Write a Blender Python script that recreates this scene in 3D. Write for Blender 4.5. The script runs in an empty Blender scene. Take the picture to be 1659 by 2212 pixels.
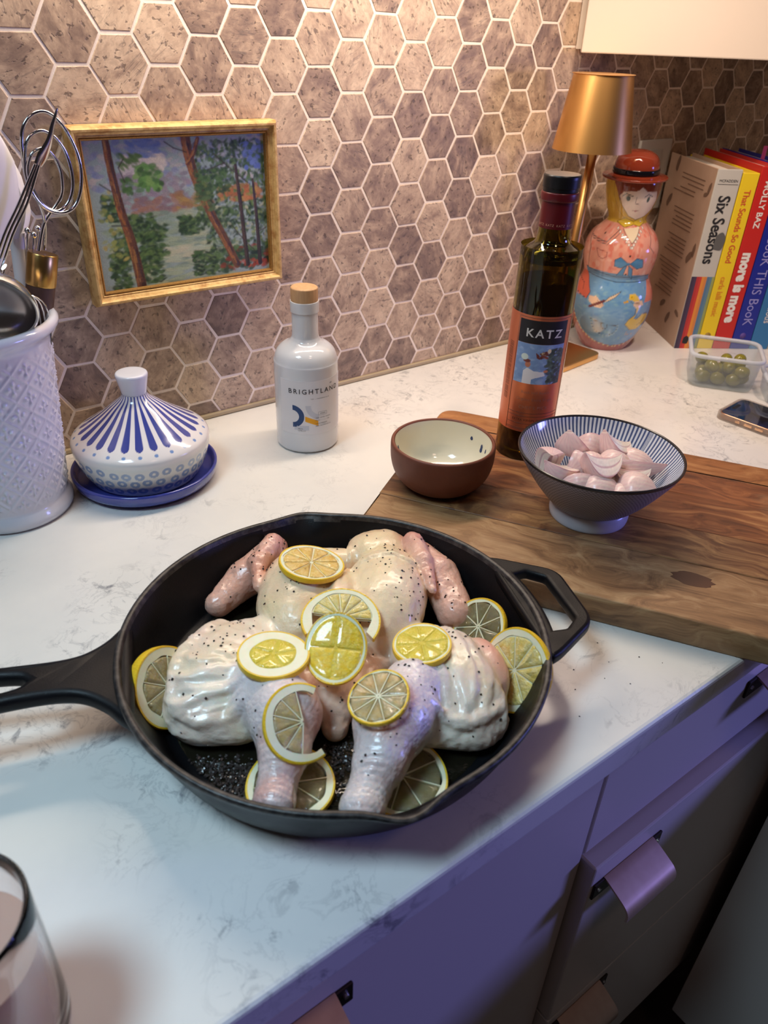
import bpy, bmesh, math, random
import numpy as np
from mathutils import Matrix, Vector
from mathutils.bvhtree import BVHTree

PI = math.pi
random.seed(7)
RNG = np.random.default_rng(7)
SC = bpy.context.scene
COL = SC.collection


def lin(h):
    """sRGB 0-255 triple or hex string -> linear rgb"""
    if isinstance(h, str):
        h = [int(h[i:i + 2], 16) for i in (0, 2, 4)]
    o = []
    for c in h[:3]:
        c = c / 255.0
        o.append(c / 12.92 if c <= 0.04045 else ((c + 0.055) / 1.055) ** 2.4)
    return tuple(o)


# ------------------------------------------------------------------ camera
cam_d = bpy.data.cameras.new('camera')
cam = bpy.data.objects.new('camera', cam_d)
COL.objects.link(cam)
SC.camera = cam
_R = ((0.80705201, -0.58956549, 0.03285714),
      (-0.29627986, -0.45245269, -0.84113305),
      (0.51076932, 0.66910321, -0.53982923))
_x, _y, _z = Vector(_R[0]), -Vector(_R[1]), -Vector(_R[2])
cam.matrix_world = Matrix(((_x[0], _y[0], _z[0], -0.5083), (_x[1], _y[1], _z[1], -0.8145),
                           (_x[2], _y[2], _z[2], 0.4163), (0, 0, 0, 1)))
cam_d.sensor_fit = 'HORIZONTAL'
cam_d.sensor_width = 36.0
cam_d.lens = 1620.34 / 1659 * 36.0
cam_d.clip_start = 0.02
cam_d.dof.use_dof = True
cam_d.dof.focus_distance = 0.72
cam_d.dof.aperture_fstop = 13.0

# ------------------------------------------------------------------ light
SC.view_settings.view_transform = 'Standard'
SC.view_settings.look = 'None'
SC.view_settings.exposure = -0.14
SC.view_settings.gamma = 1.0
SC.view_settings.use_curve_mapping = False
world = bpy.data.worlds.new('room_ambient')
SC.world = world
world.use_nodes = True
world.node_tree.nodes['Background'].inputs[0].default_value = (0.56, 0.44, 0.42, 1)
world.node_tree.nodes['Background'].inputs[1].default_value = 0.045


def area(name, loc, target, sx, sy, power, color, spread=180):
    d = bpy.data.lights.new(name, 'AREA')
    d.shape = 'RECTANGLE'
    d.size, d.size_y = sx, sy
    d.energy = power
    d.color = color
    d.spread = math.radians(spread)
    o = bpy.data.objects.new(name, d)
    COL.objects.link(o)
    o.location = loc
    o.rotation_euler = (Vector(target) - Vector(loc)).to_track_quat('-Z', 'Y').to_euler()
    return o


# warm strip under the wall cabinets above the frame, warm ceiling can behind the cook,
# blue glow of a screen in the next room, cool daylight from the left
area('undercabinet_strip', (0.02, -0.13, 0.60), (0.0, -0.20, 0.0), 0.75, 0.05, 4.5, (1.0, 0.83, 0.67))
area('ceiling_can', (-0.10, -1.00, 1.70), (0.70, -0.10, 0.45), 0.12, 0.12, 2.8, (1.0, 0.75, 0.61), 62)
area('ceiling_wash', (-0.30, -1.55, 1.75), (0.0, -0.7, 0.0), 0.25, 0.25, 1.6, (1.0, 0.66, 0.52))
area('screen_glow', (1.75, -2.0, 0.36), (-0.15, -0.85, -0.15), 0.55, 0.35, 3.6, (0.25, 0.27, 1.0), 60)
area('window_left', (-0.95, -0.47, 1.30), (-0.48, -0.62, 0.0), 0.35, 0.35, 2.7, (0.56, 0.82, 1.0), 75)


# ------------------------------------------------------------------ helpers
class T:
    """tiny node-tree helper"""

    def __init__(self, name, rough=0.5, **kw):
        self.m = bpy.data.materials.new(name)
        self.m.use_nodes = True
        self.t = self.m.node_tree
        self.b = self.t.nodes['Principled BSDF']
        self.b.inputs['Roughness'].default_value = rough
        for k, v in kw.items():
            self.set(k.replace('_', ' '), v)

    def set(self, k, v):
        i = self.b.inputs[k]
        if hasattr(v, 'is_linked') or hasattr(v, 'links'):
            self.t.links.new(v, i)
        elif isinstance(v, tuple) and len(v) == 3 and i.type == 'RGBA':
            i.default_value = (*v, 1)
        else:
            i.default_value = v

    def n(self, typ, out=0, _attrs=None, **kw):
        nd = self.t.nodes.new('ShaderNode' + typ)
        for k, v in (_attrs or {}).items():
            setattr(nd, k, v)
        for k, v in kw.items():
            key = int(k[1:]) if k[0] == 'i' and k[1:].isdigit() else k.replace('_', ' ')
            i = nd.inputs[key]
            if hasattr(v, 'is_linked'):
                self.t.links.new(v, i)
            elif isinstance(v, tuple) and len(v) == 3 and i.type == 'RGBA':
                i.default_value = (*v, 1)
            else:
                i.default_value = v
        return nd.outputs[out]

    def math(self, op, a, b=0.0, c=0.0):
        return self.n('Math', _attrs={'operation': op}, i0=a, i1=b, i2=c)

    def ramp(self, fac, stops, interp='LINEAR'):
        nd = self.t.nodes.new('ShaderNodeValToRGB')
        nd.color_ramp.interpolation = interp
        e = nd.color_ramp.elements
        while len(e) < len(stops):
            e.new(0.5)
        for el, (p, c) in zip(e, stops):
            el.position = p
            el.color = (*c, 1) if len(c) == 3 else c
        self.t.links.new(fac, nd.inputs[0])
        return nd.outputs[0]

    def mix(self, fac, a, b, mode='MIX'):
        nd = self.t.nodes.new('ShaderNodeMix')
        nd.data_type = 'RGBA'
        nd.blend_type = mode
        for i, v in ((0, fac), (6, a), (7, b)):
            if hasattr(v, 'is_linked'):
                self.t.links.new(v, nd.inputs[i])
            elif i == 0:
                nd.inputs[i].default_value = v
            else:
                nd.inputs[i].default_value = (*v, 1)
        return nd.outputs[2]

    def coord(self, which='Object'):
        return self.n('TexCoord', {'Generated': 0, 'Normal': 1, 'UV': 2, 'Object': 3}[which])

    def mapping(self, vec, scale=(1, 1, 1), rot=(0, 0, 0), loc=(0, 0, 0)):
        return self.n('Mapping', Vector=vec, Scale=scale, Rotation=rot, Location=loc)

    def noise(self, vec, scale, detail=4.0, rough=0.5, dist=0.0, out=0, W=None):
        kw = {}
        at = {}
        if W is not None:
            at['noise_dimensions'] = '4D'
            kw['W'] = W
        return self.n('TexNoise', out, at, Vector=vec, Scale=scale, Detail=detail, Roughness=rough,
                      Distortion=dist, **kw)

    def bump(self, h, strength=0.3, dist=0.001, normal=None):
        kw = {'Height': h, 'Strength': strength, 'Distance': dist}
        if normal is not None:
            kw['Normal'] = normal
        o = self.n('Bump', **kw)
        self.set('Normal', o)
        return o

    def attr(self, name, out=0):
        return self.n('Attribute', out, {'attribute_name': name})


def plain(name, rgb, rough=0.5, **kw):
    t = T(name, rough, **kw)
    t.set('Base Color', lin(rgb))
    return t.m


def painted(name, rough=0.35, bumpy=0.0, **kw):
    """material whose flat print colour lives in the colour attribute Col"""
    t = T(name, rough, **kw)
    t.set('Base Color', t.attr('Col'))
    if bumpy:
        t.bump(t.noise(t.coord(), 900, 3), bumpy, 0.0006)
    return t.m


def link(name, me, mat=None, parent=None, loc=None, rot=None, kind=None):
    o = bpy.data.objects.new(name, me)
    COL.objects.link(o)
    if mat is not None and len(me.materials) == 0:
        me.materials.append(mat)
    if parent is not None:
        o.parent = parent
    if loc is not None:
        o.location = loc
    if rot is not None:
        o.rotation_euler = rot
    if kind:
        o['kind'] = kind
    return o


def mk(name, v, f, mat=None, parent=None, loc=None, rot=None, smooth=True, kind=None, col=None, uv=None, sharp=None):
    me = bpy.data.meshes.new(name)
    if isinstance(v, np.ndarray):
        v = v.tolist()
    if isinstance(f, np.ndarray):
        f = f.tolist()
    me.from_pydata(v, [], f)
    if smooth:
        me.polygons.foreach_set('use_smooth', [True] * len(me.polygons))
    if col is not None:
        paint(me, col)
    if uv is not None:
        l = me.uv_layers.new(name='UVMap')
        idx = np.empty(len(me.loops), dtype=np.int32)
        me.loops.foreach_get('vertex_index', idx)
        l.data.foreach_set('uv', np.asarray(uv, dtype=np.float32)[idx].ravel())
    me.update()
    if sharp:
        me.set_sharp_from_angle(angle=math.radians(sharp))
    return link(name, me, mat, parent, loc, rot, kind)


def paint(me, col, name='Col'):
    a = me.color_attributes.new(name, 'FLOAT_COLOR', 'POINT')
    c = np.ones((len(me.vertices), 4), dtype=np.float32)
    c[:, :3] = col
    a.data.foreach_set('color', c.ravel())


def thing(name, label, cat, loc=(0, 0, 0), rz=0.0, group=None):
    o = bpy.data.objects.new(name, None)
    o.empty_display_size = 0.02
    COL.objects.link(o)
    o.location = loc
    o.rotation_euler = (0, 0, rz)
    return tag(o, label, cat, group)


def tag(o, label, cat, group=None):
    o['label'] = label
    o['category'] = cat
    if group:
        o['group'] = group
    return o


def box(cx, cy, cz, sx, sy, sz, bev=0.0, seg=2):
    bm = bmesh.new()
    bmesh.ops.create_cube(bm, size=1.0)
    bmesh.ops.scale(bm, vec=(sx, sy, sz), verts=bm.verts)
    if bev > 0:
        bmesh.ops.bevel(bm, geom=bm.edges[:], offset=bev, segments=seg, affect='EDGES', profile=0.5)
    bmesh.ops.translate(bm, vec=(cx, cy, cz), verts=bm.verts)
    v = [tuple(q.co) for q in bm.verts]
    bm.verts.index_update()
    f = [[q.index for q in p.verts] for p in bm.faces]
    bm.free()
    return v, f


def mbox(name, c, s, mat, parent=None, bev=0.001, kind=None, loc=None, rot=None, seg=2):
    v, f = box(*c, *s, bev, seg)
    o = mk(name, v, f, mat, parent, loc, rot, smooth=False, kind=kind)
    return o


def join(parts):
    V, F, n = [], [], 0
    for v, f in parts:
        v = [tuple(q) for q in v]
        V += v
        F += [[i + n for i in p] for p in f]
        n += len(v)
    return V, F


def smooth_prof(pts, n=6):
    """Catmull-Rom through profile points; a repeated point makes a corner"""
    P = [np.array(p, float) for p in pts]
    out = []
    for i in range(len(P) - 1):
        if np.allclose(P[i], P[i + 1]):
            continue
        p1, p2 = P[i], P[i + 1]
        p0 = P[i - 1] if i > 0 else p1
        p3 = P[i + 2] if i + 2 < len(P) else p2
        for k in range(n):
            t = k / n
            out.append(0.5 * (2 * p1 + (p2 - p0) * t + (2 * p0 - 5 * p1 + 4 * p2 - p3) * t * t
                              + (3 * p1 - p0 - 3 * p2 + p3) * t ** 3))
    out.append(P[-1])
    return [(max(float(a), 0.0), float(b)) for a, b in out]


def lathe(prof, seg=64, mod=None):
    """revolve (r, z) points; returns verts, faces, uv, (theta, index) arrays"""
    prof = np.array(prof, float)
    n = len(prof)
    th = np.linspace(0, 2 * PI, seg, endpoint=False)
    s = np.r_[0, np.cumsum(np.hypot(*np.diff(prof, axis=0).T))]
    s = s / max(s[-1], 1e-9)
    r = np.repeat(prof[:, 0][:, None], seg, 1)
    z = np.repeat(prof[:, 1][:, None], seg, 1)
    tt = np.repeat(th[None], n, 0)
    ss = np.repeat(s[:, None], seg, 1)
    if mod is not None:
        r, z = mod(r, z, tt, ss)
    v = np.stack([r * np.cos(tt), r * np.sin(tt), z], -1).reshape(-1, 3)
    i = np.arange(n - 1)[:, None] * seg
    j = np.arange(seg)[None]
    j2 = (j + 1) % seg
    f = np.stack([i + j, i + j2, i + seg + j2, i + seg + j], -1).reshape(-1, 4)
    uv = np.stack([tt / (2 * PI), ss], -1).reshape(-1, 2)
    return v, f, uv, tt.ravel(), ss.ravel()


def mlathe(name, prof, mat, parent=None, seg=64, loc=None, mod=None, colf=None, rot=None, kind=None, sharp=40):
    v, f, uv, tt, ss = lathe(prof, seg, mod)
    col = colf(tt, ss, v) if colf else None
    return mk(name, v, f, mat, parent, loc, rot, True, kind, col, uv, sharp)


def tube(path, rad, seg=10, caps=True, closed=False):
    P = np.array(path, float)
    n = len(P)
    rad = np.full(n, rad) if np.isscalar(rad) else np.array(rad, float)
    t = np.gradient(P, axis=0)
    if closed:
        t = np.roll(P, -1, 0) - np.roll(P, 1, 0)
    t /= np.linalg.norm(t, axis=1)[:, None] + 1e-12
    up = np.array([0, 0, 1.0]) if abs(t[0][2]) < 0.9 else np.array([1.0, 0, 0])
    u = np.cross(t[0], up)
    u /= np.linalg.norm(u)
    V = []
    th = np.linspace(0, 2 * PI, seg, endpoint=False)
    for i in range(n):
        u = u - t[i] * (u @ t[i])
        u /= np.linalg.norm(u) + 1e-12
        w = np.cross(t[i], u)
        for a in th:
            V.append(P[i] + rad[i] * (math.cos(a) * u + math.sin(a) * w))
    F = []
    for i in range(n if closed else n - 1):
        i2 = (i + 1) % n
        for j in range(seg):
            k = (j + 1) % seg
            F.append([i * seg + j, i * seg + k, i2 * seg + k, i2 * seg + j])
    if caps and not closed:
        F.append(list(range(seg))[::-1])
        F.append([(n - 1) * seg + j for j in range(seg)])
    return [tuple(q) for q in V], F


def catmull(pts, n=8):
    P = [np.array(p, float) for p in pts]
    out = []
    for i in range(len(P) - 1):
        p1, p2 = P[i], P[i + 1]
        p0 = P[i - 1] if i else 2 * p1 - p2
        p3 = P[i + 2] if i + 2 < len(P) else 2 * p2 - p1
        for k in range(n):
            t = k / n
            out.append(0.5 * (2 * p1 + (p2 - p0) * t + (2 * p0 - 5 * p1 + 4 * p2 - p3) * t * t
                              + (3 * p1 - p0 - 3 * p2 + p3) * t ** 3))
    out.append(P[-1])
    return np.array(out)


def outline_mesh(loops, extrude, bevel, res=3):
    """filled 2D outlines (first outer, rest holes) with rounded edges, centred on z=0"""
    cu = bpy.data.curves.new('outline', 'CURVE')
    cu.dimensions = '2D'
    cu.fill_mode = 'BOTH'
    cu.extrude = max(extrude - bevel, 0)
    cu.bevel_depth = bevel
    cu.bevel_resolution = res
    cu.offset = -bevel
    for L in loops:
        sp = cu.splines.new('POLY')
        sp.points.add(len(L) - 1)
        for p, q in zip(sp.points, L):
            p.co = (q[0], q[1], 0, 1)
        sp.use_cyclic_u = True
    o = bpy.data.objects.new('outline', cu)
    me = bpy.data.meshes.new_from_object(o)
    v = [tuple(q.co) for q in me.vertices]
    f = [list(p.vertices) for p in me.polygons]
    bpy.data.objects.remove(o)
    bpy.data.curves.remove(cu)
    bpy.data.meshes.remove(me)
    return v, f


def rounded(pts, rad, n=5):
    """round the corners of a polygon"""
    P = [np.array(p, float) for p in pts]
    out = []
    for i in range(len(P)):
        a, b, c = P[i - 1], P[i], P[(i + 1) % len(P)]
        r = rad[i] if hasattr(rad, '__len__') else rad
        u = (a - b) / np.linalg.norm(a - b)
        w = (c - b) / np.linalg.norm(c - b)
        r = min(r, 0.49 * np.linalg.norm(a - b), 0.49 * np.linalg.norm(c - b))
        p0, p1 = b + u * r, b + w * r
        for k in range(n + 1):
            t = k / n
            out.append((1 - t) ** 2 * p0 + 2 * t * (1 - t) * b + t * t * p1)
    return [(float(q[0]), float(q[1])) for q in out]


def text(name, s, size, mat, parent, place, bold=0.0, sx=1.0, spacing=1.0, align='CENTER', extrude=0.0003, wob=None):
    """lettering as a thin raised mesh; place maps (x, y, h) arrays to points"""
    cu = bpy.data.curves.new(name, 'FONT')
    cu.body = s
    cu.size = size
    cu.align_x = align
    cu.align_y = 'CENTER'
    cu.offset = bold * size
    cu.space_character = spacing
    cu.resolution_u = 3
    o = bpy.data.objects.new(name, cu)
    me = bpy.data.meshes.new_from_object(o)
    v = np.array([q.co[:] for q in me.vertices])
    f = [list(p.vertices) for p in me.polygons]
    bpy.data.objects.remove(o)
    bpy.data.curves.remove(cu)
    bpy.data.meshes.remove(me)
    x, y = v[:, 0] * sx, v[:, 1]
    if wob is not None:
        x, y = wob(x, y)
    return mk(name, place(x, y, np.full(len(x), extrude)), f, mat, parent, smooth=False)


def on_plane(o, xd, yd):
    o, xd, yd = map(lambda q: np.array(q, float), (o, xd, yd))
    n = np.cross(xd, yd)
    return lambda x, y, h: o + x[:, None] * xd + y[:, None] * yd + h[:, None] * n


def on_cyl(r, a0, z0):
    """wrap on a vertical cylinder, text centre at angle a0; reading direction counter-clockwise"""
    return lambda x, y, h: np.stack([(r + h) * np.cos(a0 + x / r), (r + h) * np.sin(a0 + x / r), z0 + y], -1)


def cyl_patch(a0, a1, z0, z1, r, n=40, m=2, t=0.0002):
    """thin label wrapped round a cylinder, with thickness"""
    a = np.linspace(a0, a1, n)
    V, F = [], []
    zz = np.linspace(z0, z1, m)
    for rr in (r, r - t):
        for z in zz:
            for q in a:
                V.append((rr * math.cos(q), rr * math.sin(q), z))
    for k in range(m - 1):
        for i in range(n - 1):
            F.append([k * n + i, k * n + i + 1, (k + 1) * n + i + 1, (k + 1) * n + i])
    b = n * m
    for k in range(m - 1):
        F.append([k * n, (k + 1) * n, b + (k + 1) * n, b + k * n])
        F.append([k * n + n - 1, b + k * n + n - 1, b + (k + 1) * n + n - 1, (k + 1) * n + n - 1])
    for i in range(n - 1):
        F.append([i, b + i, b + i + 1, i + 1])
        F.append([(m - 1) * n + i, (m - 1) * n + i + 1, b + (m - 1) * n + i + 1, b + (m - 1) * n + i])
    return V, F


# value noise on points ------------------------------------------------
def _h(i, j, k, s):
    n = (i * 374761393 + j * 668265263 + k * 2147483647 + s * 1274126177) & 0xffffffff
    n = ((n ^ (n >> 13)) * 1274126177) & 0xffffffff
    return ((n ^ (n >> 16)) & 0xffff) / 65535.0


def vnoise(P, freq, seed=0):
    P = np.asarray(P, float) * freq
    I = np.floor(P).astype(np.int64)
    f = P - I
    f = f * f * (3 - 2 * f)
    r = 0
    for a in (0, 1):
        for b in (0, 1):
            for c in (0, 1):
                w = (f[:, 0] if a else 1 - f[:, 0]) * (f[:, 1] if b else 1 - f[:, 1]) * (f[:, 2] if c else 1 - f[:, 2])
                r = r + w * _h(I[:, 0] + a, I[:, 1] + b, I[:, 2] + c, seed)
    return r * 2 - 1


def fbm(P, freq, seed=0, o=3):
    return sum(vnoise(P, freq * 2 ** k, seed + k) * 0.5 ** k for k in range(o))


# little raster painter (flat print, sampled into vertex colours) --------
class Raster:
    def __init__(s, w, h, bg):
        s.w, s.h = w, h
        s.a = np.empty((h, w, 3), np.float32)
        s.a[:] = lin(bg)
        s.yy, s.xx = np.mgrid[0:h, 0:w].astype(np.float32)

    def blend(s, m, c, al=1.0):
        c = lin(c) if isinstance(c, str) else c
        m = np.clip(m, 0, 1)[..., None] * al
        s.a = s.a * (1 - m) + np.array(c, np.float32) * m

    def ell(s, x, y, rx, ry, c, rot=0.0, al=1.0, soft=1.0):
        R = int(max(rx, ry) + 3)
        x0, x1, y0, y1 = max(int(x) - R, 0), min(int(x) + R + 1, s.w), max(int(y) - R, 0), min(int(y) + R + 1, s.h)
        if x1 <= x0 or y1 <= y0:
            return
        X, Y = s.xx[y0:y1, x0:x1] - x, s.yy[y0:y1, x0:x1] - y
        ca, sa = math.cos(rot), math.sin(rot)
        u, v = (X * ca + Y * sa) / rx, (-X * sa + Y * ca) / ry
        d = np.sqrt(u * u + v * v)
        m = np.clip((1 - d) * min(rx, ry) / soft + 0.5, 0, 1)[..., None] * al
        cc = np.array(lin(c) if isinstance(c, str) else c, np.float32)
        s.a[y0:y1, x0:x1] = s.a[y0:y1, x0:x1] * (1 - m) + cc * m

    def line(s, pts, w, c, al=1.0):
        pts = [np.array(p, float) for p in pts]
        for p, q in zip(pts[:-1], pts[1:]):
            R = w + 2
            x0, x1 = max(int(min(p[0], q[0]) - R), 0), min(int(max(p[0], q[0]) + R + 1), s.w)
            y0, y1 = max(int(min(p[1], q[1]) - R), 0), min(int(max(p[1], q[1]) + R + 1), s.h)
            if x1 <= x0 or y1 <= y0:
                continue
            X, Y = s.xx[y0:y1, x0:x1], s.yy[y0:y1, x0:x1]
            d = q - p
            t = np.clip(((X - p[0]) * d[0] + (Y - p[1]) * d[1]) / (d @ d + 1e-9), 0, 1)
            D = np.hypot(X - p[0] - t * d[0], Y - p[1] - t * d[1])
            m = np.clip(w / 2 - D + 0.5, 0, 1)[..., None] * al
            s.a[y0:y1, x0:x1] = s.a[y0:y1, x0:x1] * (1 - m) + np.array(lin(c), np.float32) * m

    def poly(s, pts, c, al=1.0):
        ins = np.zeros((s.h, s.w), bool)
        n = len(pts)
        for i in range(n):
            (xa, ya), (xb, yb) = pts[i], pts[(i + 1) % n]
            if ya == yb:
                continue
            cond = ((s.yy < ya) != (s.yy < yb)) & (s.xx < (xb - xa) * (s.yy - ya) / (yb - ya) + xa)
            ins ^= cond
        s.blend(ins.astype(np.float32), c, al)

    def sample(s, u, v):
        """u, v in 0..1, v down"""
        x = np.clip(u * (s.w - 1), 0, s.w - 1.001)
        y = np.clip(v * (s.h - 1), 0, s.h - 1.001)
        i, j = x.astype(int), y.astype(int)
        fx, fy = (x - i)[:, None], (y - j)[:, None]
        a = s.a
        return (a[j, i] * (1 - fx) + a[j, i + 1] * fx) * (1 - fy) + (a[j + 1, i] * (1 - fx) + a[j + 1, i + 1] * fx) * fy


def grid_faces(nu, nv):
    i = np.arange(nv - 1)[:, None] * nu
    j = np.arange(nu - 1)[None]
    return np.stack([i + j, i + j + 1, i + nu + j + 1, i + nu + j], -1).reshape(-1, 4)

# ================================================================== materials of the setting
S_HEX = 0.02956877
H_HEX = S_HEX * math.sqrt(3)
Z0 = 14.62 * S_HEX


def mat_tile():
    t = T('travertine', 0.42)
    rnd = t.n('ObjectInfo', 5)
    co = t.coord()
    ang = t.math('MULTIPLY', rnd, 41.0)
    rot = t.n('VectorRotate', 0, {'rotation_type': 'Y_AXIS'}, Vector=co, Angle=ang)
    w = t.math('MULTIPLY', rnd, 57.0)
    stretched = t.mapping(rot, scale=(1.0, 1.0, 0.70))
    big = t.noise(stretched, 62, 5, 0.6, 0.6, W=w)
    fine = t.noise(stretched, 260, 5, 0.65, 0.2, W=w)
    tone = t.math('FRACT', t.math('MULTIPLY', rnd, 7.31))
    f = t.math('ADD', t.math('MULTIPLY', big, 1.0), t.math('MULTIPLY', t.math('SUBTRACT', tone, 0.5), 0.34))
    c = t.ramp(f, [(0.22, lin((114, 95, 86))), (0.40, lin((154, 131, 114))), (0.56, lin((190, 165, 142))),
                   (0.76, lin((216, 192, 166)))])
    c = t.mix(t.math('MULTIPLY', t.ramp(fine, [(0.42, (1, 1, 1)), (0.52, (0, 0, 0))]), 0.22), c, lin((110, 92, 84)))
    vein = t.noise(t.mapping(rot, scale=(1.0, 1.0, 0.22)), 48, 3, 0.6, 1.6, W=t.math('ADD', w, 9.0))
    vm = t.ramp(vein, [(0.485, (0, 0, 0)), (0.50, (1, 1, 1)), (0.515, (0, 0, 0))])
    vm = t.math('MULTIPLY', vm, t.ramp(t.noise(rot, 22, 2, W=w), [(0.48, (0, 0, 0)), (0.60, (1, 1, 1))]))
    c = t.mix(t.math('MULTIPLY', vm, 0.55), c, lin((88, 82, 80)))
    pit = t.noise(t.mapping(rot, scale=(1, 1, 0.8)), 210, 2, 0.5, 0.4, W=t.math('ADD', w, 3.0))
    pm = t.ramp(pit, [(0.60, (0, 0, 0)), (0.67, (1, 1, 1))])
    c = t.mix(t.math('MULTIPLY', pm, 0.6), c, lin((66, 56, 52)))
    t.set('Base Color', c)
    t.bump(t.math('SUBTRACT', fine, t.math('MULTIPLY', pm, 1.2)), 0.25, 0.0008)
    return t.m


def mat_quartz():
    t = T('white_quartz', 0.22)
    co = t.coord()
    d = t.noise(co, 9, 4, 0.6)
    mask = t.ramp(t.noise(co, 6.5, 3, 0.55), [(0.47, (0, 0, 0)), (0.61, (1, 1, 1))])
    v1 = t.ramp(t.noise(co, 26, 6, 0.62, 1.4), [(0.47, (0, 0, 0)), (0.495, (1, 1, 1)), (0.52, (0, 0, 0))])
    v2 = t.ramp(t.noise(co, 48, 6, 0.66, 1.0), [(0.56, (0, 0, 0)), (0.66, (1, 1, 1))])
    m = t.math('MULTIPLY', mask, t.math('ADD', t.math('MULTIPLY', v1, 0.26), t.math('MULTIPLY', v2, 0.58)))
    c = t.mix(t.ramp(d, [(0.4, (0, 0, 0)), (0.7, (1, 1, 1))]), lin((231, 227, 221)), lin((221, 218, 214)))
    c = t.mix(m, c, lin((96, 98, 108)))
    t.set('Base Color', c)
    return t.m


M_TILE = mat_tile()
_t = T('grout', 0.85)
_t.set('Base Color', _t.mix(_t.noise(_t.coord(), 300, 4), lin((240, 224, 210)), lin((250, 238, 226))))
_t.bump(_t.noise(_t.coord(), 900, 3), 0.3, 0.0005)
M_GROUT = _t.m
M_QUARTZ = mat_quartz()
M_CAB = plain('cabinet_paint', (206, 196, 190), 0.42)
M_CABIN = plain('cabinet_interior', (70, 62, 58), 0.8)
M_UPPER = plain('upper_cabinet_paint', (226, 212, 196), 0.45)
M_NICKEL = T('brushed_nickel', 0.46, Metallic=0.8)
_n = M_NICKEL.noise(M_NICKEL.mapping(M_NICKEL.coord(), scale=(1, 1, 1)), 60, 4, 0.6)
M_NICKEL.set('Base Color', M_NICKEL.mix(_n, lin((186, 150, 132)), lin((214, 182, 164))))
M_NICKEL = M_NICKEL.m
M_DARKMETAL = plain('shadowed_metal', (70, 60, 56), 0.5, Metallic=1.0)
M_SCREW = plain('screw_steel', (200, 195, 190), 0.3, Metallic=1.0)
M_STEEL = plain('polished_steel', (205, 205, 208), 0.12, Metallic=1.0)
M_BLACKPL = plain('black_plastic', (18, 18, 22), 0.35)

# ================================================================== wall with hexagon tiles
v, f = box(-0.1, 0.0305, 0.69, 2.3, 0.06, 1.62, 0)
wall = mk('wall_back', v, f, M_GROUT, smooth=False, kind='structure')
_wz = 0.0  # wall object sits at the origin, its tiles are its children


def clip(poly, axis, lim, sign):
    out = []
    for i in range(len(poly)):
        a, b = poly[i - 1], poly[i]
        da, db = sign * (a[axis] - lim), sign * (b[axis] - lim)
        if (da >= 0) != (db >= 0):
            t = da / (da - db)
            out.append((a[0] + t * (b[0] - a[0]), a[1] + t * (b[1] - a[1])))
        if db >= 0:
            out.append(b)
    return out


def inset_poly(poly, d):
    c = np.mean(poly, 0)
    o = []
    for p in poly:
        v_ = np.array(p) - c
        L = np.linalg.norm(v_) + 1e-9
        o.append(tuple(c + v_ * max(1 - d * 1.15 / L, 0.2)))
    return o


def tile_geo(poly):
    n = len(poly)
    a, b = inset_poly(poly, 0.0007), poly
    V = [(x, -0.0002, z) for x, z in a] + [(x, 0.0006, z) for x, z in b] + [(x, 0.0064, z) for x, z in b]
    F = [list(range(n))]
    for k in range(2):
        for i in range(n):
            j = (i + 1) % n
            F.append([k * n + i, (k + 1) * n + i, (k + 1) * n + j, k * n + j])
    return V, F


R_T = S_HEX - 0.0015
hexes = []
rr = random.Random(3)
for k in range(5):
    poly = []
    for i in range(6):
        a = -i * PI / 3
        poly.append((R_T * math.cos(a) + rr.uniform(-.0004, .0004), R_T * math.sin(a) + rr.uniform(-.0004, .0004)))
    hexes.append(poly)
tile_meshes = []
for h in hexes:
    v, f = tile_geo(h)
    me = bpy.data.meshes.new('tile')
    me.from_pydata(v, [], f)
    me.materials.append(M_TILE)
    tile_meshes.append(me)

SEAM = 0.4225
far_parts = []
ntile = 0
for shift, x_lo, x_hi, c_lo, c_hi in ((0.0, -1.2, SEAM - 0.0008, -28, 11), (-0.0130, SEAM + 0.0008, 1.02, 8, 26)):
    for c in range(c_lo, c_hi):
        # column c is centred between two horizontal-edge columns of the photographed grid
        cx = 1.5 * c * S_HEX + shift
        for r in range(-4, 9):
            # tile centre half a height below its top edge row
            cz = Z0 - H_HEX * (r + (0.5 if c % 2 else 0.0) + 0.5)
            hx = hexes[(c * 7 + r * 3) % 5]
            poly = [(cx + p[0], cz + p[1]) for p in hx]
            if cz + 0.026 < 0.006 or cz > 0.66:
                continue
            if cx > 0.40 and cz - 0.026 > 0.43:
                continue
            cut = clip(poly, 1, 0.0055, 1)
            cut = clip(cut, 0, x_hi, -1)
            cut = clip(cut, 0, x_lo, 1)
            if len(cut) < 3 or (max(p[1] for p in cut) - min(p[1] for p in cut)) < 0.003 or \
                    (max(p[0] for p in cut) - min(p[0] for p in cut)) < 0.003:
                continue
            whole = len(cut) == 6 and all(abs(a[0] - b[0]) + abs(a[1] - b[1]) < 1e-9 for a, b in zip(sorted(cut), sorted(poly)))
            inview = cx > -0.37 and cz < 0.50 + 0.0 * cx and cx < 0.93
            if not inview:
                far_parts.append(tile_geo(cut))
                continue
            if whole:
                o = bpy.data.objects.new('tile', tile_meshes[(c * 7 + r * 3) % 5])
                COL.objects.link(o)
                o.parent = wall
                o.location = (cx, 0, cz)
            else:
                loc = np.mean(cut, 0)
                v, f = tile_geo([(p[0] - loc[0], p[1] - loc[1]) for p in cut])
                o = mk('tile', v, f, M_TILE, wall, (loc[0], 0, loc[1]), smooth=False)
            ntile += 1
print('tiles', ntile)
v, f = join(far_parts)
mk('tile_field', v, f, M_TILE, wall, smooth=False, kind='stuff')

# bottom caulk strip
_c = plain('caulk', (176, 158, 128), 0.6)
v, f = box(-0.1, -0.001, 0.0028, 2.3, 0.007, 0.0052, 0.0012)
mk('trim_1', v, f, _c, smooth=False, kind='structure')

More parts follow.
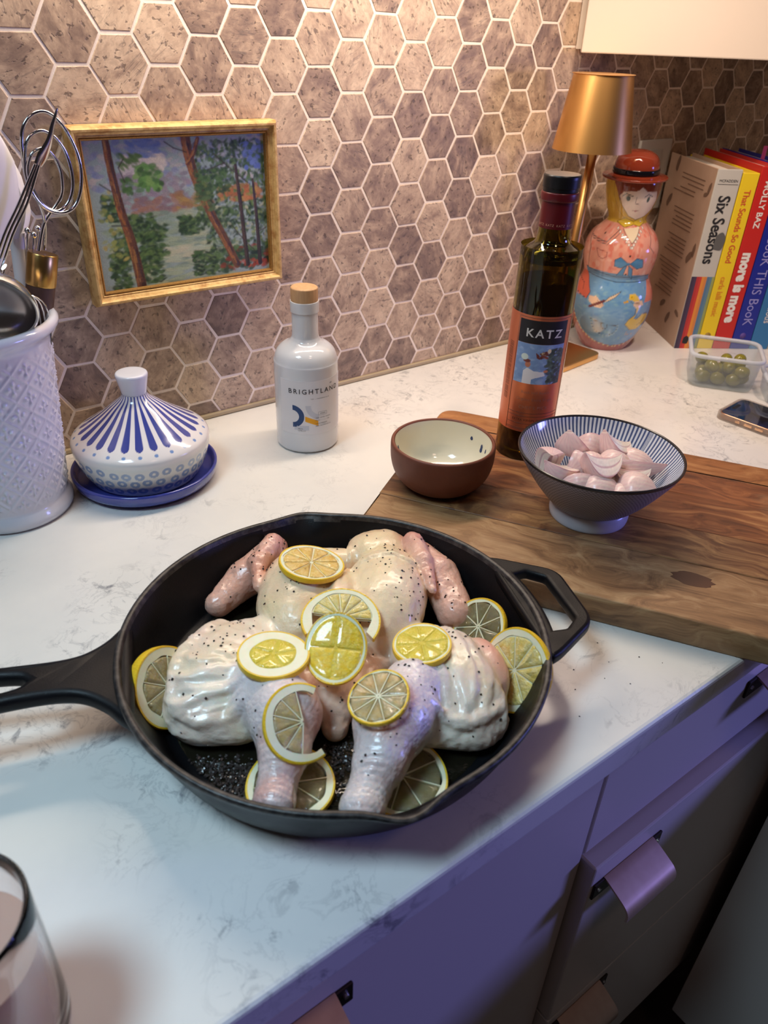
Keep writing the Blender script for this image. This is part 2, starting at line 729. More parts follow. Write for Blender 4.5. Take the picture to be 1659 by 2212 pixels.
# the room beyond the frame
_wallpaint = plain('wall_paint', (205, 190, 176), 0.8)
v, f = box(1.08, -0.35, 0.3, 0.06, 0.75, 2.4, 0)
mk('wall_right', v, f, _wallpaint, smooth=False, kind='structure')
_fl = T('dark_floor', 0.5)
_fl.set('Base Color', _fl.mix(_fl.noise(_fl.mapping(_fl.coord(), scale=(1, 8, 1)), 6, 4), lin((40, 32, 30)), lin((58, 46, 42))))
v, f = box(-0.1, -1.2, -0.925, 2.6, 2.6, 0.03, 0)
mk('floor', v, f, _fl.m, smooth=False, kind='structure')

# ================================================================== countertop, base cabinets
ct = mbox('countertop', (-0.075, -0.318, -0.015), (2.2, 0.634, 0.030), M_QUARTZ, bev=0.004, seg=3)
tag(ct, 'long white quartz countertop with faint grey veins', 'countertop')


def pull(parent, x, y, z, w=0.094, name='pull'):
    """bent metal edge pull: back tabs with screws, top shelf, rounded drooping lip"""
    prof = [(0.0, 0.004), (-0.003, 0.0045), (-0.022, -0.004), (-0.0285, -0.0085), (-0.0315, -0.0145), (-0.0315, -0.0225)]
    prof = [(a, b) for a, b in smooth_prof([(-p[0], p[1]) for p in prof], 3)]
    n = len(prof)
    V, F = [], []
    t = 0.0022
    hw = w / 2 - 0.013
    for sx in (-hw, hw):
        for k, (a, b) in enumerate(prof):
            V.append((sx, -a, b))
        for k, (a, b) in enumerate(prof):
            k0, k1 = max(k - 1, 0), min(k + 1, n - 1)
            d = np.array(prof[k1]) - np.array(prof[k0])
            d /= np.linalg.norm(d)
            V.append((sx, -(a + d[1] * t), b - d[0] * t))
    for s0 in (0, n):
        for k in range(n - 1):
            q = [s0 + k, s0 + k + 1, 2 * n + s0 + k + 1, 2 * n + s0 + k]
            F.append(q if s0 else q[::-1])
    for b_ in (0, 2 * n):
        for k in range(n - 1):
            q = [b_ + k, b_ + k + 1, b_ + n + k + 1, b_ + n + k]
            F.append(q if b_ else q[::-1])
    F.append([0, n, 3 * n, 2 * n])
    F.append([n - 1, 2 * n + n - 1, 4 * n - 1, 2 * n - 1])
    o = mk(name, V, F, M_NICKEL, parent, (x, y, z), smooth=True, sharp=40)
    vb, fb = box(0, -0.0012, -0.006, w, 0.0024, 0.021, 0.0008)
    mk('back_plate', vb, fb, M_DARKMETAL, o, smooth=False)
    for sx in (-1, 1):
        vs, fs = tube([(sx * (w / 2 - 0.006), -0.002, -0.004), (sx * (w / 2 - 0.006), -0.0042, -0.004)], [0.0022, 0.0018], 10)
        mk('screw', vs, fs, M_SCREW, o, smooth=False)
    return o


# drawer stack to the right of the seam
base = thing('base_cabinet', 'drawer cabinet under the counter with three cup pulls and one drawer slightly open', 'cabinet', (0, 0, 0))
mbox('carcass', (0.035, -0.303, -0.396), (0.334, 0.590, 0.72), M_CABIN, base, 0.001)
mbox('toe_kick', (0.035, -0.28, -0.83), (0.334, 0.54, 0.15), M_CABIN, base, 0.001)


def drawer(parent, x0, x1, z0, z1, y, th):
    return mbox('drawer', ((x0 + x1) / 2, y + th / 2, (z0 + z1) / 2), (x1 - x0, th, z1 - z0), M_CAB, parent, 0.0018)


d1 = drawer(base, -0.1315, 0.42, -0.168, -0.034, -0.620, 0.019)
d2 = drawer(base, -0.1315, 0.42, -0.440, -0.172, -0.634, 0.030)
d3 = drawer(base, -0.1315, 0.42, -0.722, -0.4425, -0.634, 0.030)
pull(d1, 0.118, -0.620, -0.083)
pull(d2, -0.081, -0.634, -0.201)
pull(d3, -0.081, -0.634, -0.461)

left = thing('base_cabinet', 'plain flat cabinet below the left part of the counter, with one pull at its top', 'cabinet', (0, 0, 0))
mbox('carcass', (-0.64, -0.303, -0.396), (1.005, 0.590, 0.72), M_CABIN, left, 0.001)
mbox('toe_kick', (-0.64, -0.28, -0.83), (1.005, 0.54, 0.15), M_CABIN, left, 0.001)
d4 = drawer(left, -1.14, -0.1345, -0.722, -0.034, -0.620, 0.019)
p4 = pull(d4, -0.418, -0.620, -0.090)

lowbox = thing('bin_cabinet', 'low dark panel-sided cabinet standing in front of the drawers, lower right', 'cabinet', (0, 0, 0))
mbox('side_panel', (0.2, -1.05, -0.475), (0.018, 0.792, 0.65), M_CAB, lowbox, 0.001)
mbox('body', (0.52, -1.05, -0.48), (0.62, 0.78, 0.63), M_CABIN, lowbox, 0.001)
mbox('plinth', (0.54, -1.05, -0.85), (0.55, 0.70, 0.105), M_CABIN, lowbox, 0.001)

# diagonal corner cabinet on the wall
uc = thing('corner_wall_cabinet', 'cream wall cabinet set across the corner above lamp and books', 'cabinet', (0, 0, 0))
zb, zt = 0.400, 1.05
xa, xr = 0.4085, 1.045
dlen = xr - xa
V = [(xa, -0.002, zb), (xr, -0.002, zb), (xr, -dlen, zb), (xa, -0.002, zt), (xr, -0.002, zt), (xr, -dlen, zt)]
V = [(a, b, c + 0.004 if c == zb else c) for a, b, c in V]
F = [[0, 2, 1], [3, 4, 5], [0, 1, 4, 3], [1, 2, 5, 4], [2, 0, 3, 5]]
mk('carcass', V, F, M_UPPER, uc, smooth=False)
L = dlen * math.sqrt(2)
vb, fb = box(0, -0.0095, (zb + zt) / 2, L - 0.01, 0.019, zt - zb, 0.0015)
mk('door', vb, fb, M_UPPER, uc, (xa + dlen / 2, -0.004 - dlen / 2, 0), (0, 0, -PI / 4), smooth=False)

# outlet on the dark tiles
ol = thing('wall_outlet', 'pale wall outlet plate on the tiles behind the hat', 'outlet', (0.627, -0.0035, 0.232))
mbox('cover_plate', (0, 0, 0), (0.080, 0.006, 0.106), plain('plate_plastic', (196, 192, 184), 0.4), ol, 0.0015)
for dz in (-0.024, 0.024):
    mbox('socket', (0, -0.0035, dz), (0.034, 0.002, 0.030), plain('socket_plastic', (180, 176, 168), 0.4), ol, 0.0008)

# ================================================================== picture
def make_painting():
    W, Hh = 260, 190
    R = Raster(W, Hh, (150, 168, 170))
    g = random.Random(11)

    def dabs(n, x0, x1, y0, y1, cols, rx=(4, 9), ry=(2, 4), rot=(-.6, .6), al=(.55, .95)):
        if cols is gr or (cols and cols[0] == gr[0]):
            n, rx, ry = int(n * 1.9), (1.8, 5.2), (1.1, 2.8)
        for _ in range(n):
            R.ell(g.uniform(x0, x1), g.uniform(y0, y1), g.uniform(*rx), g.uniform(*ry), g.choice(cols),
                  g.uniform(*rot), g.uniform(*al), 1.5)
    gr = ['2f4a34', '3d5a38', '4b6a40', '567546', '2a4030', '6a8450', '3a5440', '263a2c']
    sky = ['8a92b0', '9aa0b6', '7c8ab4', 'a9a9b4', 'b8b2b0']
    dabs(240, 0, W, 0, 62, sky)
    dabs(90, 50, 105, 18, 48, ['d8cdc6', 'cfc4c4', 'dcd2c4', 'c2b8c0'])
    dabs(40, 60, 100, 2, 22, ['6078b8', '7288bc', '8c98b8'])
    dabs(40, 150, 255, 5, 40, ['7080b0', '8490b4', 'a3a7b4'])
    dabs(120, 30, 140, 44, 88, ['8d8296', '97899a', '84808c', '9c8f98', '8a8a90'])
    dabs(70, 55, 130, 74, 94, ['947270', 'a07868', '8c7070', 'a08478', '86707a'])
    dabs(40, 120, 170, 70, 92, ['a08458', 'a88854', '8c8256', '946f50'])
    # river and banks
    dabs(420, 20, 200, 92, 190, ['8c9f8c', '98aa92', '84988a', 'a4b298', '7c9086', 'aeb598', '90a08e'], (6, 15), (1.5, 3.2), (-.12, .12))
    dabs(50, 90, 150, 140, 160, ['b9bba2', 'c3bfa8', 'aebaa6'], (6, 14), (1.2, 2.2), (-.1, .1))
    # foliage masses
    dabs(420, 150, 260, 8, 120, gr, (3, 8), (2, 5), (-1.5, 1.5))
    dabs(80, 180, 250, 66, 86, ['b06a44', 'b87c50', '9c5e40', 'b08a54', '7c8a4c', '5c7048'], (3, 6), (2, 4))
    dabs(160, 160, 260, 96, 165, gr + ['5c7a6a', '8a9a60'], (3, 8), (2, 4), (-1.5, 1.5))
    dabs(120, 175, 260, 150, 184, ['2a4434', '36543c', '8a4030', '5a7a4a', '33503a', '20362c'], (3, 8), (2, 4))
    dabs(26, 200, 256, 172, 182, ['9a4432', 'a85038'], (2, 4), (1.5, 3))
    dabs(60, 225, 256, 10, 45, ['5d72bc', '3d5a48', '6a80c0', '456048'], (2, 6), (2, 4))
    dabs(40, 180, 256, 85, 150, ['7c8f98', '9aa9a8', 'b4b8a0'], (2, 6), (1.2, 2.4))
    dabs(70, 66, 100, 34, 64, ['4f7a44', '5d8a4c', '6b9a54', '3f6038', '7ea65e'], (3, 7), (2, 4), (-1, 1))
    dabs(28, 44, 74, 18, 34, ['4a6a3c', '5d7c44'], (3, 6), (1.5, 3), (.2, 1))
    dabs(30, 46, 58, 48, 66, ['46663c', '557a44'], (2, 5), (1.5, 3))
    for (x0, x1, y0, y1, n) in ((16, 34, 66, 100, 50), (44, 84, 92, 128, 110), (22, 50, 110, 150, 70), (60, 100, 108, 150, 90),
                                (14, 40, 140, 188, 90), (50, 88, 140, 185, 110), (120, 150, 100, 125, 80), (135, 175, 150, 185, 100)):
        dabs(n, x0, x1, y0, y1, gr, (3, 8), (2, 3.5), (-.5, .5))
    dabs(40, 10, 40, 60, 160, ['9aa05c', 'b0a25e', '7d8a50'], (2, 5), (1.5, 3))
    # trunks
    def trunk(pts, w0, w1, cols):
        P = catmull([(p[0], p[1], 0) for p in pts], 14)[:, :2]
        for i in range(len(P) - 1):
            t = i / len(P)
            w = w0 + (w1 - w0) * t
            R.line([P[i], P[i + 1]], w, cols[1])
            R.line([P[i] + (w * .22, 0), P[i + 1] + (w * .22, 0)], w * .5, cols[2], .8)
        for _ in range(int(len(P) * 2.6)):
            i = g.randrange(len(P) - 3)
            w = w0 + (w1 - w0) * i / len(P)
            o_ = g.uniform(-.46, .40)
            k_ = g.randrange(2, 7)
            R.line([P[j] + (o_ * w, 0) for j in range(i, min(i + k_, len(P)))], g.uniform(.9, 2.2), g.choice(cols[0] if o_ < .05 else [cols[1], cols[2], '4a3a44']), g.uniform(.4, .85))
    oc = ['a4703e', '94603c', 'b08450', '8a5c48', '74503e', 'a8663e']
    trunk([(32, 0), (34, 40), (40, 90), (48, 130), (54, 190)], 9, 14, [oc, '6a4438', '3a2a32'])
    trunk([(140, -2), (143, 26), (152, 60), (170, 104), (188, 140), (204, 176)], 14, 11, [oc, '6e4c38', '3a2e34'])
    trunk([(158, 4), (150, 22), (140, 34)], 5, 6, [oc, '7a4a34', '5a3a34'])
    trunk([(212, 40), (216, 90), (222, 178)], 4, 7, [['5a4a40', '4a4038'], '3c3632', '2c2a2c'])
    trunk([(238, 60), (241, 110), (243, 178)], 3, 7, [['5a4a40', '44403c'], '3a3634', '2a2a2e'])
    for pts in ([(110, 6), (122, 14), (140, 20)], [(52, 24), (44, 34), (50, 52)], [(180, 24), (206, 46), (230, 64)], [(168, 44), (196, 36)],
                [(30, 62), (16, 52)], [(44, 106), (24, 104)], [(200, 120), (216, 140), (236, 160)], [(243, 132), (256, 128)]):
        R.line(pts, 1.6, '3e3434', .85)
    dabs(70, 150, 200, 44, 74, gr[:4], (3, 6), (2, 4), (-1, 1))
    dabs(40, 148, 172, 60, 96, ['3f5a3c', '56724a', '6a7a48'], (3, 6), (2, 3))
    R.a *= (1 + 0.05 * RNG.standard_normal((Hh, W, 1))).astype(np.float32)
    return R


FX0, FX1, FZ0, FZ1 = -0.2868, -0.0662, 0.1628, 0.3322
pic = thing('framed_painting', 'small gilt framed oil painting of trees by a river, hung on the tiles', 'painting', (0, -0.002, 0))
gold = T('gilt_frame', 0.42, Metallic=0.2)
gn = gold.noise(gold.coord(), 90, 5, 0.65)
gold.set('Base Color', gold.mix(gold.ramp(gn, [(0.42, (0, 0, 0)), (0.68, (1, 1, 1))]), lin((222, 188, 126)), lin((172, 122, 66))))
gold.bump(gold.noise(gold.coord(), 500, 3), 0.2, 0.0006)
gilt_dark = T('gilt_slip', 0.4, Metallic=0.4)
gilt_dark.set('Base Color', gilt_dark.mix(gilt_dark.noise(gilt_dark.coord(), 700, 2), lin((120, 82, 40)), lin((196, 150, 80))))


def rails(prof, x0, x1, z0, z1, mat, name, parent):
    C4 = [(x0, z0), (x1, z0), (x1, z1), (x0, z1)]
    IN = [(1, 1), (-1, 1), (-1, -1), (1, -1)]
    n = len(prof)
    for k in range(4):
        a, b = k, (k + 1) % 4
        V = []
        for q in (a, b):
            for d, h in prof:
                V.append((C4[q][0] + IN[q][0] * d, -h, C4[q][1] + IN[q][1] * d))
        F = [[i, n + i, n + (i + 1) % n, (i + 1) % n] for i in range(n)]
        F += [list(range(n)), list(range(n, 2 * n))[::-1]]
        mk(name, V, F, mat, parent, smooth=True, sharp=25)


rails([(0, 0), (0, .0135), (.0012, .0175), (.0028, .0195), (.0046, .0195), (.006, .0175), (.0066, .0150), (.0082, .0138), (.0096, .0140),
       (.0104, .0128), (.0112, .010), (.0112, 0)], FX0, FX1, FZ0, FZ1, gold.m, 'frame_rail', pic)
rails([(.0106, .004), (.0106, .0125), (.0114, .0134), (.0124, .0130), (.0132, .0112), (.0132, .004)], FX0, FX1, FZ0, FZ1, gilt_dark.m, 'gilt_slip', pic)
RP = make_painting()
nu, nv = 261, 191
X, Zg = np.meshgrid(np.linspace(FX0 + .0125, FX1 - .0125, nu), np.linspace(FZ1 - .0125, FZ0 + .0125, nv))
U, Vv = np.meshgrid(np.linspace(0, 1, nu), np.linspace(0, 1, nv))
pc = RP.sample(U.ravel(), Vv.ravel())
lum = pc.mean(1)
y = -0.0085 - 0.0006 * (lum - lum.mean()).ravel()
oil = T('oil_paint', 0.42)
oil.set('Base Color', oil.attr('Col'))
oil.bump(oil.noise(oil.mapping(oil.coord(), scale=(1, 1, 2.2)), 420, 3), 0.35, 0.0006)
fcs = grid_faces(nu, nv)[:, ::-1]
cv = mk('canvas', np.stack([X.ravel(), y, Zg.ravel()], -1), fcs, oil.m, pic, col=pc)
mbox('backing', ((FX0 + FX1) / 2, -0.004, (FZ0 + FZ1) / 2), (FX1 - FX0 - .024, .006, FZ1 - FZ0 - .024), plain('backing_board', (120, 100, 80), .8), pic, 0.0005)

# ================================================================== utensil crock
CX, CY = -0.419, -0.085
crock = thing('utensil_crock', 'tall white embossed ceramic crock full of kitchen tools, left edge', 'crock', (CX, CY, 0))
_cm = T('white_glaze', 0.16)
_cm.set('Base Color', lin((218, 218, 226)))
_cm.set('Coat Weight', 0.5)
M_GLAZE = _cm.m
prof = [(0.0, 0.0), (0.050, 0.0), (0.0545, 0.002), (0.0562, 0.006), (0.0558, 0.011), (0.0530, 0.0155), (0.0520, 0.018)]
nb = 120
prof += [(0.0520 + (0.0655 - 0.0520) * t, 0.018 + t * 0.156) for t in np.linspace(0, 1, nb)[1:]]
k0, k1 = 7, 6 + nb - 1
prof += [(0.0668, 0.178), (0.0712, 0.1815), (0.0748, 0.1855), (0.0752, 0.1895), (0.0728, 0.1928), (0.0690, 0.1928), (0.0660, 0.190), (0.0630, 0.183)]
prof += [(0.0615, 0.17), (0.047, 0.02), (0.0, 0.010)]


def crock_mod(r, z, tt, ss):
    m = np.zeros_like(r)
    body = slice(k0 - 1, k1 + 1)
    Rm = 0.059
    P = 2 * PI * Rm / 14                       # cell pitch around
    a = tt[body] * Rm / P
    b = z[body] / P

    def cells(a, b):
        # diamond lattice: two families of diagonal lines, an eight-petal flower in every diamond
        p, q = a + b, a - b
        lp = np.abs(p - np.round(p))
        lq = np.abs(q - np.round(q))
        line = np.maximum(np.exp(-(lp / 0.045) ** 2), np.exp(-(lq / 0.045) ** 2))
        fp, fq = p - np.floor(p) - .5, q - np.floor(q) - .5
        x_, y_ = fp + fq, fp - fq
        rr_ = np.hypot(x_, y_)
        ph = np.arctan2(y_, x_)
        pet = np.clip(np.cos(4 * ph), 0, 1) ** 0.8 * np.exp(-((rr_ - 0.30) / 0.15) ** 2)
        cent = np.exp(-(rr_ / 0.07) ** 2)
        return 0.55 * line + 1.0 * pet + 0.5 * cent
    h = cells(a, b)
    zz = z[body]
    fade = np.clip((zz - 0.020) / 0.008, 0, 1) * np.clip((0.172 - zz) / 0.010, 0, 1)
    m[body] = 0.0019 * h * fade
    return r + m, z


mlathe('body', prof, M_GLAZE, crock, 520, mod=crock_mod, sharp=60)

wood_dark = T('dark_wood', 0.5)
wood_dark.set('Base Color', wood_dark.mix(wood_dark.noise(wood_dark.mapping(wood_dark.coord(), scale=(1, 1, .1)), 300, 4), lin((52, 34, 30)), lin((92, 62, 50))))
M_BRASS = plain('brass', (196, 160, 96), 0.28, Metallic=1.0)


def utensil(name, label, cat, parts):
    """parts: list of (part name, verts, faces, material, smooth) in world space"""
    e = thing(name, label, cat, (CX, CY, 0.012))
    for nm, v, f, m in parts:
        v = np.array(v) - np.array([CX, CY, 0.012])
        mk(nm, v, f, m, e, smooth=True, sharp=50)
    return e


dw = [(-.3471, .2420), (-.3420, .2549), (-.3373, .2640), (-.3311, .2709), (-.3229, .2787), (-.3176, .2857), (-.3156, .2938), (-.3154, .3047),
      (-.3185, .3155), (-.3235, .3227), (-.3279, .3238), (-.3356, .3215), (-.3404, .3157), (-.3434, .3081), (-.3435, .2993), (-.3413, .2902),
      (-.3375, .2817), (-.3311, .2756), (-.3239, .2731), (-.3165, .2763), (-.3103, .2833), (-.3065, .2932), (-.3056, .3059), (-.3081, .3203),
      (-.3137, .3301), (-.3209, .3355), (-.3271, .3365), (-.3349, .3334), (-.3403, .3269), (-.3438, .3168), (-.3456, .3065), (-.3447, .2958),
      (-.3406, .2847), (-.3330, .2758), (-.3233, .2717), (-.3133, .2727), (-.3050, .2800), (-.2993, .2927), (-.2968, .3090), (-.2990, .3234),
      (-.3048, .3375), (-.3115, .3461), (-.3180, .3501), (-.3251, .3502), (-.3330, .3467), (-.3394, .3394), (-.3429, .3295), (-.3443, .3185),
      (-.3452, .3082), (-.3438, .2957), (-.3404, .2856), (-.3376, .2762), (-.3367, .2668), (-.3382, .2545), (-.3409, .2413)]
yo = [0.004 * math.sin(i * 0.36) + 0.00006 * i for i in range(len(dw))]
wire = catmull([(p[0], CY + q, p[1]) for p, q in zip(dw, yo)], 4)
fa, fb_, fc = np.array([-.3442, CY, .2400]), np.array([-.3516, CY, .2127]), np.array([-.389, CY, .078])
ax = (fa - fb_) / np.linalg.norm(fa - fb_)
utensil('dough_whisk', 'coiled wire dough whisk with dark handle and brass ferrule, in the crock', 'whisk', [
    ('coil', *tube(wire, 0.0016, 8), M_STEEL),
    ('ferrule', *tube([fb_, fb_ + ax * .001, fa - ax * .001, fa], [.0126, .0130, .0130, .0122], 28), M_BRASS),
    ('handle', *tube([fc, fb_ * .4 + fc * .6, fb_ - ax * .0003], [.010, .0115, .0124], 24), wood_dark.m)])


def blade(pts, widths, thick, normal=(0.55, -0.75, -0.1)):
    """flat paddle swept along pts with elliptical sections"""
    P = catmull(pts, 6)
    w = np.interp(np.linspace(0, 1, len(P)), np.linspace(0, 1, len(widths)), widths)
    V, F = [], []
    nrm = np.array(normal) / np.linalg.norm(normal)
    t = np.gradient(P, axis=0)
    t /= np.linalg.norm(t, axis=1)[:, None]
    S = 16
    for i in range(len(P)):
        s_ = np.cross(t[i], nrm)
        s_ /= np.linalg.norm(s_)
        n_ = np.cross(s_, t[i])
        for k in range(S):
            a = 2 * PI * k / S
            V.append(P[i] + s_ * w[i] * math.cos(a) + n_ * min(thick, w[i]) * math.sin(a))
    for i in range(len(P) - 1):
        for k in range(S):
            F.append([i * S + k, i * S + (k + 1) % S, (i + 1) * S + (k + 1) % S, (i + 1) * S + k])
    F += [list(range(S)), list(range((len(P) - 1) * S, len(P) * S))[::-1]]
    return V, F


M_SIL = plain('white_silicone', (226, 224, 230), 0.45)
M_SILG = plain('grey_silicone', (150, 152, 152), 0.5)
utensil('silicone_spoon', 'large white silicone spoon head sticking out of the crock at left edge', 'spoon', [
    ('head', *blade([(-.386, -.098, .243), (-.3815, -.098, .265), (-.377, -.099, .29), (-.3755, -.100, .315), (-.376, -.100, .336), (-.377, -.100, .345)],
                    [.008, .020, .0265, .0265, .0175, .002], .006, (.45, -.85, .05)), M_SIL),
    ('handle', *tube([(-.405, -.094, .05), (-.396, -.096, .16), (-.386, -.098, .246)], [.006, .006, .0065], 14), M_SIL)])
utensil('silicone_spatula', 'white spatula with grey edge standing behind the white silicone spoon', 'spatula', [
    ('head', *blade([(-.358, -.064, .250), (-.357, -.064, .27), (-.3605, -.064, .295), (-.365, -.064, .32), (-.369, -.064, .340)],
                    [.008, .020, .0225, .018, .003], .0045, (.5, -.85, .05)), M_SIL),
    ('grey_core', *blade([(-.3625, -.072, .252), (-.362, -.072, .27), (-.366, -.072, .296), (-.370, -.072, .322), (-.373, -.072, .338)],
                         [.006, .0185, .021, .0165, .002], .003, (.5, -.85, .05)), M_SILG),
    ('handle', *tube([(-.385, -.066, .05), (-.366, -.066, .18), (-.358, -.065, .255)], [.006, .006, .0065], 14), M_SIL)])
fk = [np.array(p) for p in ((-.3169, -.112, .3554), (-.3225, -.112, .344), (-.3276, -.112, .3322), (-.3350, -.112, .3215), (-.3400, -.112, .3150))]
parts = [('grip', *blade([tuple(q) for q in fk], [.0006, .0022, .0032, .0052, .0040], .0012, (.5, -.86, .1)), M_STEEL)]
for dx in (-.0034, 0, .0034):
    parts.append(('rod', *tube(catmull([(-.3405 + dx * .5, -.112, .3155), (-.358 + dx, -.113, .287), (-.379 + dx, -.113, .2560), (-.402 + dx, -.106, .20), (-.43 + dx, -.095, .07)], 5), 0.00115, 8), M_STEEL))
utensil('steel_fork', 'slim steel serving fork with long parallel rods crossing the coiled whisk', 'fork', parts)
parts = []
for i, (bx, bz, by) in enumerate(((-.3496, .2566, -.070), (-.3460, .2534, -.074), (-.3398, .2566, -.066))):
    parts.append(('rod', *tube(catmull([(-.378 + i * .002, -.08, .06), (-.3640 + i * .003, by, .19), (bx, by, bz)], 5), .0009, 8), M_STEEL))
    vs, fs, _, _, _ = lathe([(0.0, -.0030), (.0021, -.0021), (.003, 0), (.0021, .0021), (0.0, .0030)], 14)
    parts.append(('ball', vs + np.array([bx, by, bz]), fs, M_STEEL))
utensil('ball_whisk', 'thin steel whisk rods with ball tips behind the brass ferrule', 'whisk', parts)
parts = []
for k in range(5):
    a = -0.5 + k * 0.32
    pts = [(-.392 + .004 * k, -.105, .10), (-.372 - .012 * math.cos(a), -.118 + .005 * k, .18), (-.366 + .004 * k - .014, -.118 + .005 * k, .214 - .003 * k),
           (-.356 - .003 * k, -.112 + .004 * k, .196), (-.370, -.100, .10)]
    parts.append(('wire', *tube(catmull(pts, 8), .0007, 6), M_STEEL))
utensil('wire_whisk', 'small looped wire whisk low inside the crock rim', 'whisk', parts)
# ladle: deep polished bowl hanging over the near rim
ang = np.linspace(0, PI / 2, 12)
pr = [(0.034 * math.sin(q), -0.025 * math.cos(q)) for q in ang] + [(0.0352, 0.0006), (0.0340, 0.0012)] + \
     [(0.0328 * math.sin(q), -0.0236 * math.cos(q) + 0.0006) for q in ang[::-1]]
pr[0] = (0.0, pr[0][1])
pr[-1] = (0.0, pr[-1][1])
vs, fs, _, _, _ = lathe(pr, 48)
Rm = np.array(Matrix.Rotation(math.radians(58), 3, 'X')) 
Rm = np.array(Matrix.Rotation(math.radians(-42), 3, 'Z') @ Matrix.Rotation(math.radians(118), 3, 'X') @ Matrix.Rotation(math.radians(14), 3, 'Y'))
vs = vs @ Rm.T + np.array([-.4035, -.136, .2135])
utensil('steel_ladle', 'polished steel ladle bowl resting on the near rim of the crock', 'ladle', [
    ('bowl', vs, fs, plain('ladle_steel', (222, 220, 218), 0.20, Metallic=1.0)),
    ('handle', *blade([(-.386, -.128, .243), (-.393, -.110, .215), (-.405, -.098, .16), (-.42, -.09, .06)], [.004, .006, .005, .004], .0012, (.6, -.7, .3)), M_STEEL)])

# ================================================================== blue and white covered dish
DX, DY = -0.2875, -0.0985
dish = thing('covered_dish', 'round blue and white ceramic dish with petal-striped conical lid', 'dish', (DX, DY, 0))
M_COBALT = T('cobalt_glaze', 0.16, Coat_Weight=0.6)
M_COBALT.set('Base Color', M_COBALT.mix(M_COBALT.noise(M_COBALT.coord(), 60, 3), lin((52, 62, 150)), lin((72, 82, 172))))
M_COBALT = M_COBALT.m
mlathe('base_plate', smooth_prof([(0, .004), (.056, .004), (.056, .004), (.058, 0), (.058, 0), (.066, .001), (.0735, .007), (.0758, .0155), (.0745, .0178), (.0725, .017), (.069, .010), (.062, .0075), (.062, .0075), (0, .0075)], 5),
       M_COBALT, dish, 128)
lid_prof = smooth_prof([(.0545, .0085), (.0560, .0085), (.060, .0145), (.0655, .026), (.0694, .040), (.0704, .0475), (.0690, .0530), (.062, .0590),
                        (.050, .0668), (.036, .0766), (.024, .0862), (.0165, .0920), (.0135, .0955), (.0128, .0985)], 12)


def lid_col(tt, ss, v):
    r = np.hypot(v[:, 0], v[:, 1])
    z = v[:, 2]
    white = np.array(lin((232, 228, 226)))
    col = np.repeat(white[None], len(r), 0)
    N = 26
    c = tt * N / (2 * PI)
    d = (c - np.round(c)) * (2 * PI / N) * r          # arc distance to the petal axis
    cone = z > 0.0535
    t = (r - 0.0135) / (0.0605 - 0.0135)
    w = 0.0006 + 0.0037 * np.clip(t, 0, 1) ** 1.0
    tip = np.clip((1 - t) / 0.10, 0, 1)
    w = w * np.sqrt(tip * (2 - tip) + 1e-9)
    m = np.clip((w - np.abs(d)) / 0.0004 + .5, 0, 1) * (t < 1) * cone
    navy = np.array(lin((64, 74, 150)))
    col = col + (navy - col) * m[:, None]
    rd = 0.0648
    zd = 0.0563
    dd = np.hypot(d, np.hypot(r - rd, z - zd))
    m = np.clip((0.0020 - dd) / 0.0004 + .5, 0, 1)
    pale = np.array(lin((120, 150, 200)))
    col = col + (pale - col) * m[:, None]
    # rings on the lower band
    g = random.Random(5)
    band = np.array(lin((206, 214, 214)))
    low = np.clip((0.0478 - z) / 0.003, 0, 1)
    col = col + (band - col) * (low * 0.55)[:, None]
    ringc = np.array(lin((138, 160, 196)))
    for row, zc in enumerate((0.0385, 0.0275, 0.0165)):
        for k in range(32):
            th = 2 * PI * (k + 0.5 * (row % 2)) / 32 + g.uniform(-.02, .02)
            zz = zc + g.uniform(-.0015, .0015)
            da = (tt - th + PI) % (2 * PI) - PI
            sel = np.abs(da) < 0.12
            rl = np.hypot(da[sel] * r[sel], (z[sel] - zz) * 1.1)
            m = np.clip((0.0016 - np.abs(rl - 0.0033)) / 0.0004 + .5, 0, 1)
            col[sel] = col[sel] + (ringc - col[sel]) * m[:, None]
    return col


lid = mlathe('lid', lid_prof, painted('painted_glaze', 0.14, Coat_Weight=0.5), dish, 560, colf=lid_col, sharp=60)
mlathe('knob', smooth_prof([(.0122, .0965), (.0128, .101), (.0146, .110), (.0160, .117), (.0160, .117), (.0158, .1190), (.0140, .1204), (.0080, .1208), (0, .1208)], 5),
       M_GLAZE, lid, 64, sharp=50)

# ================================================================== white oil bottle
WX, WY = -0.0965, -0.1188
wb = thing('white_bottle', 'small white glass oil bottle with wooden stopper and abstract blue and yellow label', 'bottle', (WX, WY, 0))
M_WGLASS = T('white_bottle_glass', 0.10, Coat_Weight=0.4)
M_WGLASS.set('Base Color', lin((214, 216, 222)))
M_WGLASS = M_WGLASS.m
mlathe('body', smooth_prof([(0, 0), (.031, 0), (.031, 0), (.0345, .0012), (.0358, .005), (.0362, .012), (.0362, .094), (.0355, .104), (.0325, .1135), (.0265, .1200), (.0195, .1238),
                            (.0158, .1278), (.0146, .134), (.0143, .160), (.0143, .160), (.0120, .160), (.0110, .160)], 5), M_WGLASS, wb, 96)
mlathe('neck_band', smooth_prof([(.0143, .1605), (.0150, .1575), (.0156, .1575), (.0156, .1575), (.0157, .1685), (.0157, .1685), (.0150, .1690), (.010, .1690)], 3), M_WGLASS, wb, 64)
corkw = T('pale_wood', 0.55)
cn = corkw.noise(corkw.mapping(corkw.coord(), scale=(1, 1, .15)), 420, 4)
corkw.set('Base Color', corkw.mix(cn, lin((176, 134, 96)), lin((214, 172, 126))))
mlathe('stopper', smooth_prof([(.010, .1690), (.0146, .1690), (.0146, .1690), (.0148, .171), (.0148, .181), (.0142, .1832), (.012, .184), (.012, .184), (0, .184)], 4), corkw.m, wb, 64)
